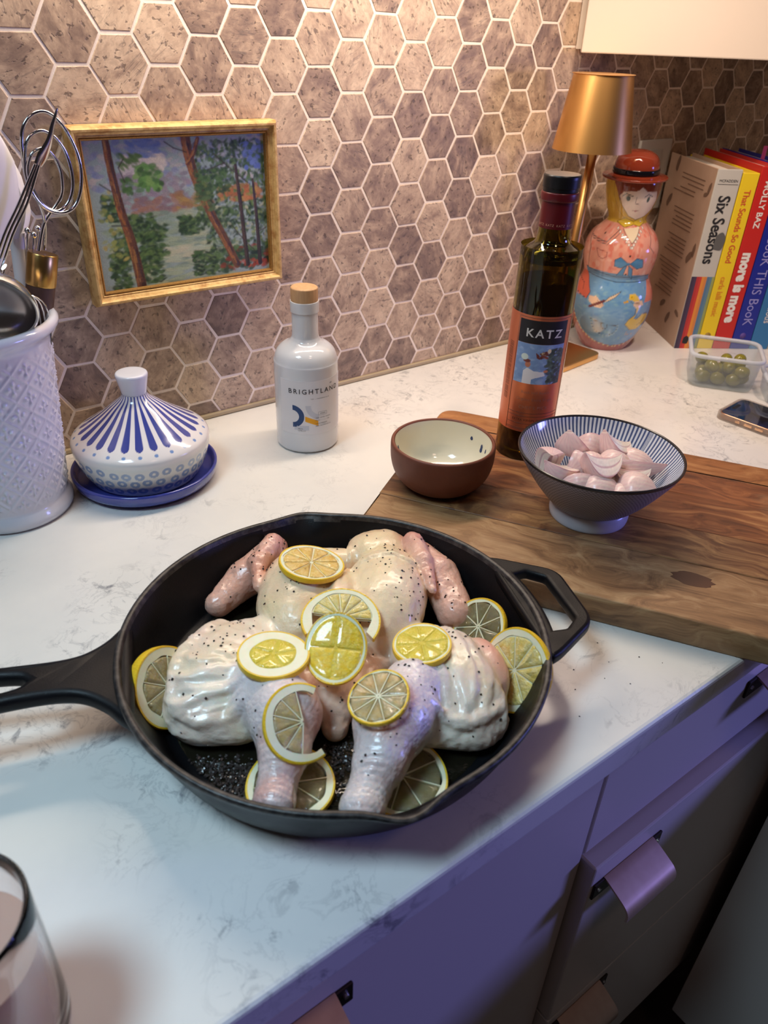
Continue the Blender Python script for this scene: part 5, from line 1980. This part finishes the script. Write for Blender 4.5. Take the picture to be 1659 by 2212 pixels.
def shape(P, s):
    if s[0] == 'e':
        return sd_ell(P, np.array(s[1]) * mm, np.array(s[2]) * mm, s[3])
    return sd_cap(P, np.array(s[1]) * mm, np.array(s[2]) * mm, s[3] * mm, s[4] * mm)


G = Grid((-.136, -.150, .004), (.138, .150, .078), .0016)
P = (G.X, G.Y, G.Z)
D = None
for reg, k, s in SH:
    d = shape(P, s)
    D = d if D is None else smin(D, d, k * mm)
ztop = np.where(D < 0, G.Z, 0).max(2)
for pts, r, up_ in FOLDS:
    C_ = catmull([(a_ * mm, b_ * mm, 0) for a_, b_ in pts], 6)
    for c_ in C_:
        i_, j_ = [int(round((c_[k] - G.lo[k]) / G.h)) for k in (0, 1)]
        c_[2] = max(ztop[i_ - 1:i_ + 2, j_ - 1:j_ + 2].max(), .014) - r * mm * .55
    for _ in range(3):
        C_[1:-1, 2] = (C_[:-2, 2] + 2 * C_[1:-1, 2] + C_[2:, 2]) / 4
    rr2_ = r * np.sin(np.linspace(.35, PI - .35, len(C_))) ** .6
    for n_, (a, b) in enumerate(zip(C_[:-1], C_[1:])):
        lo_ = np.minimum(a, b) - .012
        hi_ = np.maximum(a, b) + .012
        i0 = np.maximum(((lo_ - G.lo) / G.h).astype(int), 0)
        i1 = np.minimum(((hi_ - G.lo) / G.h).astype(int) + 2, G.n)
        sl = tuple(slice(x, y) for x, y in zip(i0, i1))
        D[sl] = smin(D[sl], sd_cap((G.X[sl], G.Y[sl], G.Z[sl]), a, b, rr2_[n_] * mm, rr2_[n_ + 1] * mm), .0026)
# dimples: shank ends, knee creases
for c, r in (((-34, -135, 24), 6), ((17, -141, 27), 6.5), ((27, -142, 23), 4)):
    D = -smin(-D, sd_ell(P, np.array(c) * mm, np.array((r, r, r)) * mm) , .002)
D = np.maximum(D, .0082 - G.Z)
# keep clear of the pan wall
prr = np.hypot(G.X, G.Y)
wall_r = np.interp(G.Z, [.007, .0115, .026, .044, .06], [.1245, .1285, .1360, .1425, .150]).astype(np.float32)
D = np.maximum(D, prr - wall_r)


def surface_nets(Fv, lo, h):
    neg = Fv < 0
    c = [neg[i:neg.shape[0] - 1 + i, j:neg.shape[1] - 1 + j, k:neg.shape[2] - 1 + k] for i in (0, 1) for j in (0, 1) for k in (0, 1)]
    cnt = sum(q.astype(np.int8) for q in c)
    ai = np.argwhere((cnt > 0) & (cnt < 8))
    idx = -np.ones(cnt.shape, dtype=np.int64)
    idx[tuple(ai.T)] = np.arange(len(ai))
    acc = np.zeros((len(ai), 3))
    num = np.zeros(len(ai))
    cor = [(i, j, k) for i in (0, 1) for j in (0, 1) for k in (0, 1)]
    for a in cor:
        for ax_ in range(3):
            if a[ax_] == 0:
                b = list(a)
                b[ax_] = 1
                fa = Fv[ai[:, 0] + a[0], ai[:, 1] + a[1], ai[:, 2] + a[2]]
                fb = Fv[ai[:, 0] + b[0], ai[:, 1] + b[1], ai[:, 2] + b[2]]
                m = (fa < 0) != (fb < 0)
                t = np.where(m, fa / np.where(m, fa - fb, 1), 0)
                p = np.array(a, float)[None] + t[:, None] * (np.array(b, float) - np.array(a, float))[None]
                acc[m] += p[m]
                num += m
    V = lo + h * (ai + acc / num[:, None])
    faces = []
    for ax_ in range(3):
        u, w = [(1, 2), (2, 0), (0, 1)][ax_]
        s0 = [slice(None)] * 3
        s1 = [slice(None)] * 3
        s0[ax_], s1[ax_] = slice(0, -1), slice(1, None)
        A, B = neg[tuple(s0)], neg[tuple(s1)]
        for flip in (False, True):
            e = np.argwhere((A & ~B) if not flip else (~A & B))
            e = e[(e[:, u] > 0) & (e[:, w] > 0) & (e[:, u] < Fv.shape[u] - 1) & (e[:, w] < Fv.shape[w] - 1)]
            q = []
            for du, dw_ in ((-1, -1), (0, -1), (0, 0), (-1, 0)):
                g_ = e.copy()
                g_[:, u] += du
                g_[:, w] += dw_
                q.append(idx[tuple(g_.T)])
            q = np.stack(q, -1)
            faces.append(q[:, ::-1] if flip else q)
    return V, np.concatenate(faces)


V, F = surface_nets(D, G.lo, G.h)
F = F[(F >= 0).all(1)]
# relax the grid stepping
for _ in range(2):
    acc = np.zeros_like(V)
    n_ = np.zeros(len(V))
    for a, b in ((0, 1), (1, 2), (2, 3), (3, 0)):
        np.add.at(acc, F[:, a], V[F[:, b]])
        np.add.at(acc, F[:, b], V[F[:, a]])
        np.add.at(n_, F[:, a], 1)
        np.add.at(n_, F[:, b], 1)
    V = V * .4 + .6 * acc / n_[:, None]
# region weights
dist = np.stack([shape((V[:, 0], V[:, 1], V[:, 2]), s) for _, _, s in SH], 1)
regs = np.array([r for r, _, _ in SH])
wts = np.exp(-np.maximum(dist, -.004) / .0030)
wr = np.stack([wts[:, regs == r].max(1) for r in range(6)], 1)
wr /= wr.sum(1)[:, None]
nr = np.zeros_like(V)
fn = np.cross(V[F[:, 2]] - V[F[:, 0]], V[F[:, 3]] - V[F[:, 1]])
for a in range(4):
    np.add.at(nr, F[:, a], fn)
nr /= np.linalg.norm(nr, axis=1)[:, None] + 1e-12


def ridged(Pq, f_, s_):
    return 1 - np.abs(fbm(Pq, f_, s_, 3)) * 2


# wrinkled skin: ridges flow round the thighs, finer pimples elsewhere
flow = V.copy()
lt = V[:, 0] < 0
# left thigh: creases fan out sideways from the knee; right thigh: they run down from the lemon
ang_ = np.arctan2(V[:, 1] + .045, V[:, 0] + .020)
rad_ = np.hypot(V[:, 1] + .045, V[:, 0] + .020)
flow[:, 0] = np.where(lt, rad_ * .30, V[:, 0] * 1.5 + .25 * V[:, 1])
flow[:, 1] = np.where(lt, (np.mod(ang_, 2 * PI)) * .075, V[:, 1] * .30)
flow[:, 2] = V[:, 2] * 1.2
wv_ = fbm(V, 45, 3, 2)
flow += wv_[:, None] * .006
h = np.zeros(len(V))
up = np.clip((V[:, 2] - .010) / .01, 0, 1)
h += wr[:, 2] * (0.0008 * ridged(flow, 88, 5) + .0003 * ridged(flow, 170, 9))
h += wr[:, 0] * (0.0007 * fbm(V, 50, 12) + .00045 * fbm(V * np.array([1, .5, 1]), 170, 14))
# skin gathered in rings above the cut shank ends
for ex_, ey_ in ((-30, -112), (25, -116)):
    d_ = np.hypot(V[:, 0] * 1000 - ex_, (V[:, 1] * 1000 - ey_) * .8)
    h += .0006 * np.sin(V[:, 1] * 1000 * 1.55 + V[:, 0] * 200) * np.exp(-(d_ / 15) ** 2)
h += wr[:, 3] * (0.0004 * fbm(V, 60, 15) + .00035 * fbm(V, 300, 16, 1))
h += wr[:, 1] * (0.0007 * fbm(V, 90, 17) + .0004 * ridged(V, 180, 18))
h += wr[:, 4] * (0.0009 * ridged(V, 90, 19))
h += wr[:, 5] * (0.0005 * fbm(V * np.array([1, .3, 1]), 140, 20))
# edges of the breast skin: a flap ends across the right breast and round the left one
def sstep(x):
    x = np.clip(x, 0, 1)
    return x * x * (3 - 2 * x)


x_, y_ = V[:, 0] * 1000, V[:, 1] * 1000
edge_r = y_ - (78 + 6 * np.sin((x_ - 10) * .06))
flapR = sstep(edge_r / 1.6 + .5) * (x_ > 4) * sstep((66 - x_) / 6)
edge_l = 1 - np.hypot((x_ + 34) / 34, (y_ - 52) / 46)
flapL = sstep(edge_l * 16 + .5)
h += wr[:, 0] * (.0026 * flapR + .0021 * flapL)
V = V + nr * (h * up)[:, None]
V[:, 2] = np.maximum(V[:, 2], .0081)
palette = np.array([lin((236, 214, 178)), lin((220, 174, 156)), lin((238, 224, 208)), lin((230, 216, 216)), lin((222, 190, 168)), lin((232, 158, 140))])
Cc = wr @ palette
mot = fbm(V, 42, 31, 3)[:, None]
pinkn = np.clip(fbm(V, 28, 41, 3) * 1.6, 0, 1)[:, None]
Cc = Cc * (1 + .10 * mot)
Cc = Cc + (np.array(lin((214, 150, 132))) - Cc) * pinkn * (.25 + .35 * wr[:, 3:4] + .3 * wr[:, 1:2])
yel_ = np.clip(fbm(V, 36, 51, 2) * 1.5, 0, 1)[:, None]
Cc = Cc + (np.array(lin((232, 212, 160))) - Cc) * yel_ * .35 * (wr[:, 0:1] + wr[:, 2:3])
# bruised, darker shank ends and red wing joints
for c, r, col_, k in (((-33, -128, 24), 13, (150, 98, 96), .75), ((16, -133, 27), 11, (172, 170, 172), .8), ((26, -136, 20), 7, (150, 92, 74), .7),
                      ((-60, 124, 40), 12, (196, 124, 110), .7), ((59, 124, 44), 14, (198, 110, 104), .8), ((-67, 78, 46), 16, (208, 134, 108), .6), ((70, 74, 50), 14, (206, 140, 124), .6),
                      ((-30, -98, 34), 10, (226, 160, 140), .45), ((-14, -70, 44), 16, (206, 150, 150), .6)):
    w_ = np.exp(-(((V * 1000 - np.array(c)) / r) ** 2).sum(1))[:, None] * k
    Cc = Cc + (np.array(lin(col_)) - Cc) * w_
ck = T('raw_chicken', 0.30)
ck.set('Base Color', ck.attr('Col'))
ck.set('Subsurface Weight', .32)
ck.set('Subsurface Radius', (1.0, .45, .3))
ck.set('Subsurface Scale', .0045)
ck.set('Coat Weight', .5)
ck.set('Coat Roughness', .18)
gm = ck.n('TexVoronoi', 0, Vector=ck.coord(), Scale=330.0)
gf = ck.noise(ck.coord(), 700, 3)
goose = ck.attr('goose', 2)
hb = ck.math('ADD', ck.math('MULTIPLY', ck.math('MULTIPLY', ck.math('SUBTRACT', 1.0, gm), goose), .8), ck.math('MULTIPLY', gf, .45))
ck.bump(hb, .55, .0011)
ck.set('Roughness', ck.math('ADD', .22, ck.math('MULTIPLY', ck.noise(ck.coord(), 130, 3), .22)))
chick = mk('raw_chicken', V, F, ck.m, None, (PX, PY, 0), (0, 0, CRZ), True, None, Cc)
gs = chick.data.attributes.new('goose', 'FLOAT', 'POINT')
gs.data.foreach_set('value', np.clip(wr[:, 3] + .5 * wr[:, 1] + .25 * wr[:, 0], 0, 1).astype(np.float32))
tag(chick, 'raw spatchcocked chicken lying breast up in the black skillet, peppered', 'chicken')
print('chicken', len(V), len(F))
BV = BVHTree.FromPolygons(V.tolist(), F.tolist())


def drop(p, q, z=.2):
    """surface of chicken or pan floor below local point"""
    r_ = BV.ray_cast(Vector((p, q, z)), Vector((0, 0, -1)))
    if r_[0] is None:
        return np.array([p, q, .0076]), np.array([0, 0, 1.0])
    return np.array(r_[0]), np.array(r_[1])


CM = Matrix.Translation((PX, PY, 0)) @ Matrix.Rotation(CRZ, 4, 'Z')

# ================================================================== lemon slices
rindm = T('lemon_rind', .34)
rindm.set('Base Color', rindm.mix(rindm.noise(rindm.coord(), 90, 4), lin((232, 180, 22)), lin((244, 206, 58))))
rindm.bump(rindm.n('TexVoronoi', 0, Vector=rindm.coord(), Scale=620.0), .35, .0008)
rindm.set('Subsurface Weight', .15)
rindm.set('Subsurface Scale', .003)
pithm = T('lemon_pith', .4)
pithm.set('Base Color', pithm.mix(pithm.noise(pithm.coord(), 160, 4), lin((234, 226, 190)), lin((246, 240, 214))))
pithm.set('Subsurface Weight', .3)
pithm.set('Subsurface Scale', .004)
pithm.bump(pithm.noise(pithm.coord(), 500, 3), .2, .0006)


def flesh_mat(name, a, b, trans, dark=0.0):
    t = T(name, .12)
    n_ = t.ramp(t.noise(t.coord(), 260, 4, .6, .6), [(.38, (0, 0, 0)), (.62, (1, 1, 1))])
    t.set('Base Color', t.mix(n_, lin(a), lin(b)))
    t.set('Transmission Weight', trans)
    t.set('IOR', 1.36)
    t.set('Subsurface Weight', .35)
    t.set('Subsurface Scale', .004)
    t.set('Subsurface Radius', (1, .8, .25))
    t.set('Coat Weight', .6)
    t.set('Coat Roughness', .06)
    t.bump(t.noise(t.coord(), 420, 3, .6), .8, .0014)
    return t.m


FL = {'amber': flesh_mat('amber_flesh', (236, 190, 92), (248, 214, 136), .10), 'pale': flesh_mat('pale_flesh', (242, 214, 116), (252, 234, 168), .22),
      'clear': flesh_mat('clear_flesh', (248, 220, 150), (252, 234, 188), .62), 'wet': flesh_mat('wet_flesh', (244, 226, 160), (250, 238, 190), .85), 'yellow': flesh_mat('yellow_flesh', (234, 206, 66), (242, 218, 92), .06),
      'olive': flesh_mat('olive_flesh', (246, 204, 48), (250, 220, 90), .04)}


def lemon(label, R, th, flesh, place, pith=.11, arc=(0, 2 * PI), fl_arc=None, nseg=9, ex=1.0, off=(0, 0), core=.05, warp=None, group='lemon slices in the skillet', seg_gap=.0005, seed=0, mem=True):
    """place: 4x4 matrix. Parts: rind ring, pith with membranes, one wedge per segment."""
    g_ = random.Random(seed)
    M4 = place
    e = bpy.data.objects.new('lemon_slice', None)
    COL.objects.link(e)
    e.matrix_world = M4
    tag(e, label, 'lemon slice', group)
    full = abs(arc[1] - arc[0] - 2 * PI) < 1e-6
    n = 72 if full else max(int(72 * (arc[1] - arc[0]) / (2 * PI)), 10)
    A = np.linspace(arc[0], arc[1], n, endpoint=not full)
    wobr = [1 + .016 * math.sin(2 * a + seed) + .012 * math.sin(3 * a + 2 * seed) for a in A]
    Rp = R * (1 - pith)

    def W(v):
        v = np.array(v, float)
        v[:, 0] *= ex
        if warp:
            v = warp(v)
        return v
    # rind
    ringp = [(R - .0016, -th / 2), (R - .0004, -th / 2), (R, -th / 4), (R, th / 4), (R - .0004, th / 2), (R - .0016, th / 2)]
    V_, F_ = [], []
    m = len(ringp)
    for a, w in zip(A, wobr):
        for r, z in ringp:
            V_.append((r * w * math.cos(a), r * w * math.sin(a), z))
    for i in range(n if full else n - 1):
        i2 = (i + 1) % n
        for k in range(m):
            F_.append([i * m + k, i2 * m + k, i2 * m + (k + 1) % m, i * m + (k + 1) % m])
    if not full:
        F_ += [list(range(m))[::-1], list(range((n - 1) * m, n * m))]
    mk('rind', W(V_), F_, rindm.m, e, sharp=60)
    # pith ring
    V_, F_ = [], []
    prf = [(Rp, -th / 2 * .92), (R - .0015, -th / 2 * .98), (R - .0015, th / 2 * .98), (Rp, th / 2 * .92)]
    for i, (a, w) in enumerate(zip(A, wobr)):
        for r, z in prf:
            rq = r * w if r > Rp + 1e-6 else r * (1 + .02 * math.sin(nseg * a))
            V_.append((rq * math.cos(a) + (off[0] if r <= Rp + 1e-6 else 0), rq * math.sin(a) + (off[1] if r <= Rp + 1e-6 else 0), z))
    for i in range(n if full else n - 1):
        i2 = (i + 1) % n
        for k in range(4):
            F_.append([i * 4 + k, i2 * 4 + k, i2 * 4 + (k + 1) % 4, i * 4 + (k + 1) % 4])
    if not full:
        F_ += [[3, 2, 1, 0], [(n - 1) * 4 + k for k in range(4)]]
    fa = fl_arc or arc
    solid = flesh in ('yellow', 'olive')
    mem = flesh in ('amber', 'pale')
    if not (mem or solid):
        # see-through slices: only the thin membranes between segments
        dq = (fa[1] - fa[0]) / nseg
        for s_ in range(nseg + 1):
            a = fa[0] + s_ * dq
            ca_, sa_ = math.cos(a), math.sin(a)
            b0 = len(V_)
            for z in (-th * .44, th * .50):
                for r, w_ in ((.0004, .0004), (Rp + .0003, .00025)):
                    V_ += [(off[0] + r * ca_ - w_ * sa_, off[1] + r * sa_ + w_ * ca_, z), (off[0] + r * ca_ + w_ * sa_, off[1] + r * sa_ - w_ * ca_, z)]
            F_ += [[b0, b0 + 1, b0 + 3, b0 + 2], [b0 + 4, b0 + 6, b0 + 7, b0 + 5], [b0, b0 + 2, b0 + 6, b0 + 4], [b0 + 1, b0 + 5, b0 + 7, b0 + 3]]
    if mem:
        # thin membrane disc the segments sit in, slightly lower than their faces
        b0 = len(V_)
        na = 60
        AA = np.linspace(fa[0], fa[1], na)
        for z in (-th * .30, th * .30):
            V_.append((off[0], off[1], z))
            for a in AA:
                V_.append((off[0] + (Rp + .0002) * math.cos(a), off[1] + (Rp + .0002) * math.sin(a), z))
        for i in range(na - 1):
            F_.append([b0, b0 + 2 + i, b0 + 1 + i])
            F_.append([b0 + na + 1, b0 + na + 2 + i, b0 + na + 3 + i])
    mk('pith', W(V_), F_, pithm.m, e, sharp=40)
    if solid:
        V_, F_ = [], []
        for z in (-th * .44, th * .44):
            V_.append((off[0], off[1], z))
            for a in np.linspace(0, 2 * PI, 48, endpoint=False):
                V_.append((off[0] + (Rp + .0002) * math.cos(a), off[1] + (Rp + .0002) * math.sin(a), z))
        for i in range(48):
            j = (i + 1) % 48
            F_ += [[0, 1 + j, 1 + i], [49, 50 + i, 50 + j]]
        mk('pulp', W(V_), F_, FL[flesh], e)
    # segments
    da = (fa[1] - fa[0]) / nseg
    for s_ in range(nseg):
        a0, a1 = fa[0] + s_ * da, fa[0] + (s_ + 1) * da
        ro = Rp * (.965 + .02 * g_.random())
        ri = max(core * R, .0012) * (1 + .4 * g_.random())
        ctr = (a0 + a1) / 2
        rc = (ri + ro) / 2
        outl = []
        gap = seg_gap
        for a in np.linspace(a0, a1, 9):
            outl.append((ro * math.cos(a), ro * math.sin(a)))
        outl.append((ri * math.cos(a1), ri * math.sin(a1)))
        outl.append((ri * math.cos(a0), ri * math.sin(a0)))
        # inset from the membranes
        nn = (math.cos(ctr), math.sin(ctr))
        q = []
        for x, y in outl:
            side = -x * nn[1] + y * nn[0]
            al = x * nn[0] + y * nn[1]
            hw_ = abs(side)
            k_ = max(hw_ - gap, hw_ * .25) / max(hw_, 1e-6)
            q.append((al * nn[0] - side * k_ * nn[1], al * nn[1] + side * k_ * nn[0]))
        q = rounded(q[:9] + q[9:], .0016, 2)
        c_ = np.mean(q, 0)
        V_ = []
        for sc, z in ((.80, -th / 2 * .96), (1, -th / 2 * .72), (1, th / 2 * .78), (.90, th / 2 * 1.02), (.5, th / 2 * 1.06)):
            for p in q:
                V_.append((c_[0] + (p[0] - c_[0]) * sc + off[0], c_[1] + (p[1] - c_[1]) * sc + off[1], z + g_.uniform(-.00015, .00015)))
        m_ = len(q)
        F_ = [list(range(m_))[::-1], list(range(4 * m_, 5 * m_))]
        for k in range(4):
            F_ += [[k * m_ + i, k * m_ + (i + 1) % m_, (k + 1) * m_ + (i + 1) % m_, (k + 1) * m_ + i] for i in range(m_)]
        mk('segment', W(V_), F_, FL[flesh], e, sharp=70)
    return e


def lay(p, q, R, rz=0.0, lift=.0, tip=(0, 0), ex=1.0, pct=88):
    """matrix that rests a disc of radius R on the chicken around local point (p, q)"""
    S_ = []
    for rr2 in (0, .5, .95):
        for k in range(14 if rr2 else 1):
            a = 2 * PI * k / 14
            S_.append(drop(p + R * rr2 * math.cos(a), q + R * rr2 * math.sin(a))[0])
    S_ = np.array(S_)
    top = S_[:, 2].max()
    w_ = np.clip(1 - (top - S_[:, 2]) / .022, .02, 1)
    A_ = np.c_[S_[:, 0] - p, S_[:, 1] - q, np.ones(len(S_))]
    sol = np.linalg.lstsq(A_ * w_[:, None], S_[:, 2] * w_, rcond=None)[0]
    nx, ny = sol[0] + tip[0], sol[1] + tip[1]
    nrm = np.array([-nx, -ny, 1.0])
    nrm /= np.linalg.norm(nrm)
    res = S_[:, 2] - (A_[:, 0] * nx + A_[:, 1] * ny)
    z = np.percentile(res, pct) + lift
    zx = Vector(nrm)
    xa_ = Vector((math.cos(rz), math.sin(rz), 0))
    xa_ = (xa_ - zx * xa_.dot(zx)).normalized()
    ya_ = zx.cross(xa_)
    Mx = Matrix(((xa_.x, ya_.x, zx.x, p), (xa_.y, ya_.y, zx.y, q), (xa_.z, ya_.z, zx.z, z), (0, 0, 0, 1)))
    return CM @ Mx


def lean(p, q, z, nrm, rz=0.0):
    """matrix with an explicit face normal in skillet coordinates"""
    zx = Vector(nrm).normalized()
    ref = Vector((0, 0, 1))
    xa_ = ref.cross(zx)
    xa_ = xa_.normalized() if xa_.length > 1e-4 else Vector((1, 0, 0))
    ya_ = zx.cross(xa_)
    Mx = Matrix(((xa_.x, ya_.x, zx.x, p), (xa_.y, ya_.y, zx.y, q), (xa_.z, ya_.z, zx.z, z), (0, 0, 0, 1)))
    return CM @ Mx @ Matrix.Rotation(rz, 4, 'Z')


TH = .0042
lemon('lemon slice with amber flesh lying across the left breast, topmost of all', .0258, TH, 'amber', lay(-.0232, .0655, .0258, .3, TH * .5), .13, nseg=10, seed=1)
lemon('torn lemon slice in the middle of the breasts, its lower flesh missing', .0288, TH, 'pale', lay(.0030, .0085, .028, -.1, TH * .5), .24, (-.50, PI + .62), (.05, PI - .05), 7, seed=2, off=(0, .002), core=.06)
lemon('small bright lemon end slice on the right thigh beside the breast', .0212, .0045, 'yellow', lay(.0606, -.0166, .021, .1, .0022, (0, .22)), .13, nseg=8, seed=5, seg_gap=.0003, core=.03)
lemon('oval lemon end slice with broad pith and small yellow centre, on left thigh', .0225, .0046, 'yellow', lay(-.0405, -.0355, .023, .25, .0022, (0, .25)), .37, nseg=5, seed=4, ex=1.10, seg_gap=.0002, core=.03)


def fold(v):
    # gentle saddle: the slice droops over the ridge between the legs
    v[:, 2] += -5.5 * v[:, 0] ** 2 + 3.0 * v[:, 1] ** 2
    return v


lemon('olive-yellow translucent lemon slice draped upright in the centre between the legs', .0255, .0038, 'olive', lean(.0011, -.0300, .0640, (-.05, -.50, .86), 0), .13, nseg=4, seed=3, ex=.84, warp=fold, seg_gap=.0003, core=.03)
lemon('round lemon slice with see-through flesh on top of the right drumstick', .0205, .0034, 'clear', lay(.0306, -.0735, .019, .5, .0017), .10, nseg=10, seed=6)


def drape(v):
    v[:, 2] -= 7.0 * np.clip(v[:, 0] + .004, 0, 1) ** 2 + 3.0 * v[:, 1] ** 2
    return v


lemon('lemon crescent draped over the left drumstick, its inner flesh thin and torn', .0255, .0036, 'clear', lay(-.0165, -.0850, .018, 0, .0025), .24, (PI * .40, PI * 1.74), (PI * .60, PI * 1.52), 5, seed=7, warp=drape, core=.12)
lemon('thick half-hidden lemon slice propped between the left thigh and the pan wall', .0285, .0085, 'clear', lean(-.1170, -.0350, .0290, (.80, -.32, .50), .2), .26, nseg=9, seed=8)
lemon('lemon slice tucked behind the right thigh, upper one of two at the pan wall', .0235, .0048, 'wet', lean(.1090, .0340, .0300, (-.62, -.42, .66), .3), .16, nseg=9, seed=9)
lemon('large lemon slice standing on the right between thigh and pan wall', .0300, .0050, 'pale', lean(.1290, -.0170, .0350, (-.72, -.46, .52), .1), .18, nseg=9, seed=10)
lemon('lemon slice lying on the pan floor under the left drumstick', .0290, .0042, 'wet', lean(-.0240, -.0990, .0110, (0, 0, 1), .2), .20, nseg=8, seed=11)
lemon('lemon slice lying on the pan floor under the right drumstick', .0305, .0042, 'wet', lean(.0470, -.0920, .0115, (.0, -.02, 1), .5), .16, nseg=8, seed=12)

# ================================================================== pepper and salt
M_PEP = plain('black_pepper', (30, 24, 22), .6)
M_SALT = plain('coarse_salt', (190, 188, 186), .3)


def flakes(name, pts, smin_, smax_, mat, label, cat, parent_mat):
    V_, F_ = [], []
    g_ = np.random.default_rng(5)
    for p, n_ in pts:
        s = g_.uniform(smin_, smax_)
        t1_ = np.cross(n_, [.3, .5, .8])
        t1_ /= np.linalg.norm(t1_)
        t2_ = np.cross(n_, t1_)
        a = g_.uniform(0, 6.28)
        u = (t1_ * math.cos(a) + t2_ * math.sin(a)) * s * g_.uniform(.7, 1.3)
        w = (-t1_ * math.sin(a) + t2_ * math.cos(a)) * s
        c = np.array(p) + n_ * s * .30
        b = len(V_)
        V_ += [c + u, c + w, c - u * .8, c - w, c + n_ * s * .75 + u * .2, c - n_ * s * .4]
        F_ += [[b, b + 1, b + 4], [b + 1, b + 2, b + 4], [b + 2, b + 3, b + 4], [b + 3, b, b + 4], [b + 1, b, b + 5], [b + 2, b + 1, b + 5], [b + 3, b + 2, b + 5], [b, b + 3, b + 5]]
    o = mk(name, np.array(V_), F_, mat, None, smooth=False, kind='stuff')
    o.matrix_world = parent_mat
    tag(o, label, cat)
    return o


pts = []
g = random.Random(21)
clus = [(g.uniform(-.09, .09), g.uniform(-.09, .13)) for _ in range(16)] + [(-.062, .012), (-.045, .045), (.035, .085), (.05, .06), (.03, -.10)]
while len(pts) < 380:
    if g.random() < .45:
        c = g.choice(clus)
        p, q = c[0] + g.gauss(0, .012), c[1] + g.gauss(0, .012)
    else:
        p, q = g.uniform(-.11, .115), g.uniform(-.12, .135)
    h_, n_ = drop(p, q)
    if h_[2] > .024 and n_[2] > .35:
        pts.append((h_, n_))
flakes('pepper_flakes', pts, .00045, .00125, M_PEP, 'coarse black pepper flakes scattered over the chicken skin', 'pepper', CM)
pts, salt = [], []
for (p0, q0, sx_, sy_, n_) in ((-.066, -.092, .018, .012, 620), (-.050, -.102, .010, .007, 180), (.0035, -.0760, .0085, .0150, 420)):
    for _ in range(n_):
        p, q = g.gauss(p0, sx_), g.gauss(q0, sy_)
        if math.hypot(p, q) > .122:
            continue
        h_, nn_ = drop(p, q)
        if h_[2] < .009:
            d_ = math.hypot((p - p0) / sx_, (q - q0) / sy_)
            z = .0078 + max(0, .0018 - .0012 * d_) * g.random()
            nv_ = np.array([g.gauss(0, .4), g.gauss(0, .4), 1.0])
            nv_ /= np.linalg.norm(nv_)
            (salt if g.random() < .10 else pts).append((np.array([p, q, z]), nv_))
flakes('pepper_pile', pts, .0007, .0016, plain('glossy_glint_pepper', (62, 54, 52), .28), 'coarse ground pepper heaped on the pan floor between and left of the drumsticks', 'pepper', CM)  # glossier pepper, its colour also lightened to stand in for grey glints
flakes('salt_grains', salt, .0004, .0009, M_SALT, 'pale salt grains among the pepper on the pan floor', 'salt', CM)
cr = []
for (x, y) in ((-.125, -.565), (-.112, -.585), (-.095, -.575), (-.158, -.600), (-.10, -.60), (-.07, -.585), (-.085, -.555), (-.06, -.60), (-.14, -.58)):
    cr.append((np.array([x, y, .0]), np.array([0, 0, 1.0])))
flakes('pepper_crumbs', cr, .0005, .0009, M_PEP, 'few stray pepper crumbs on the white counter right of the skillet', 'crumbs', Matrix.Identity(4))
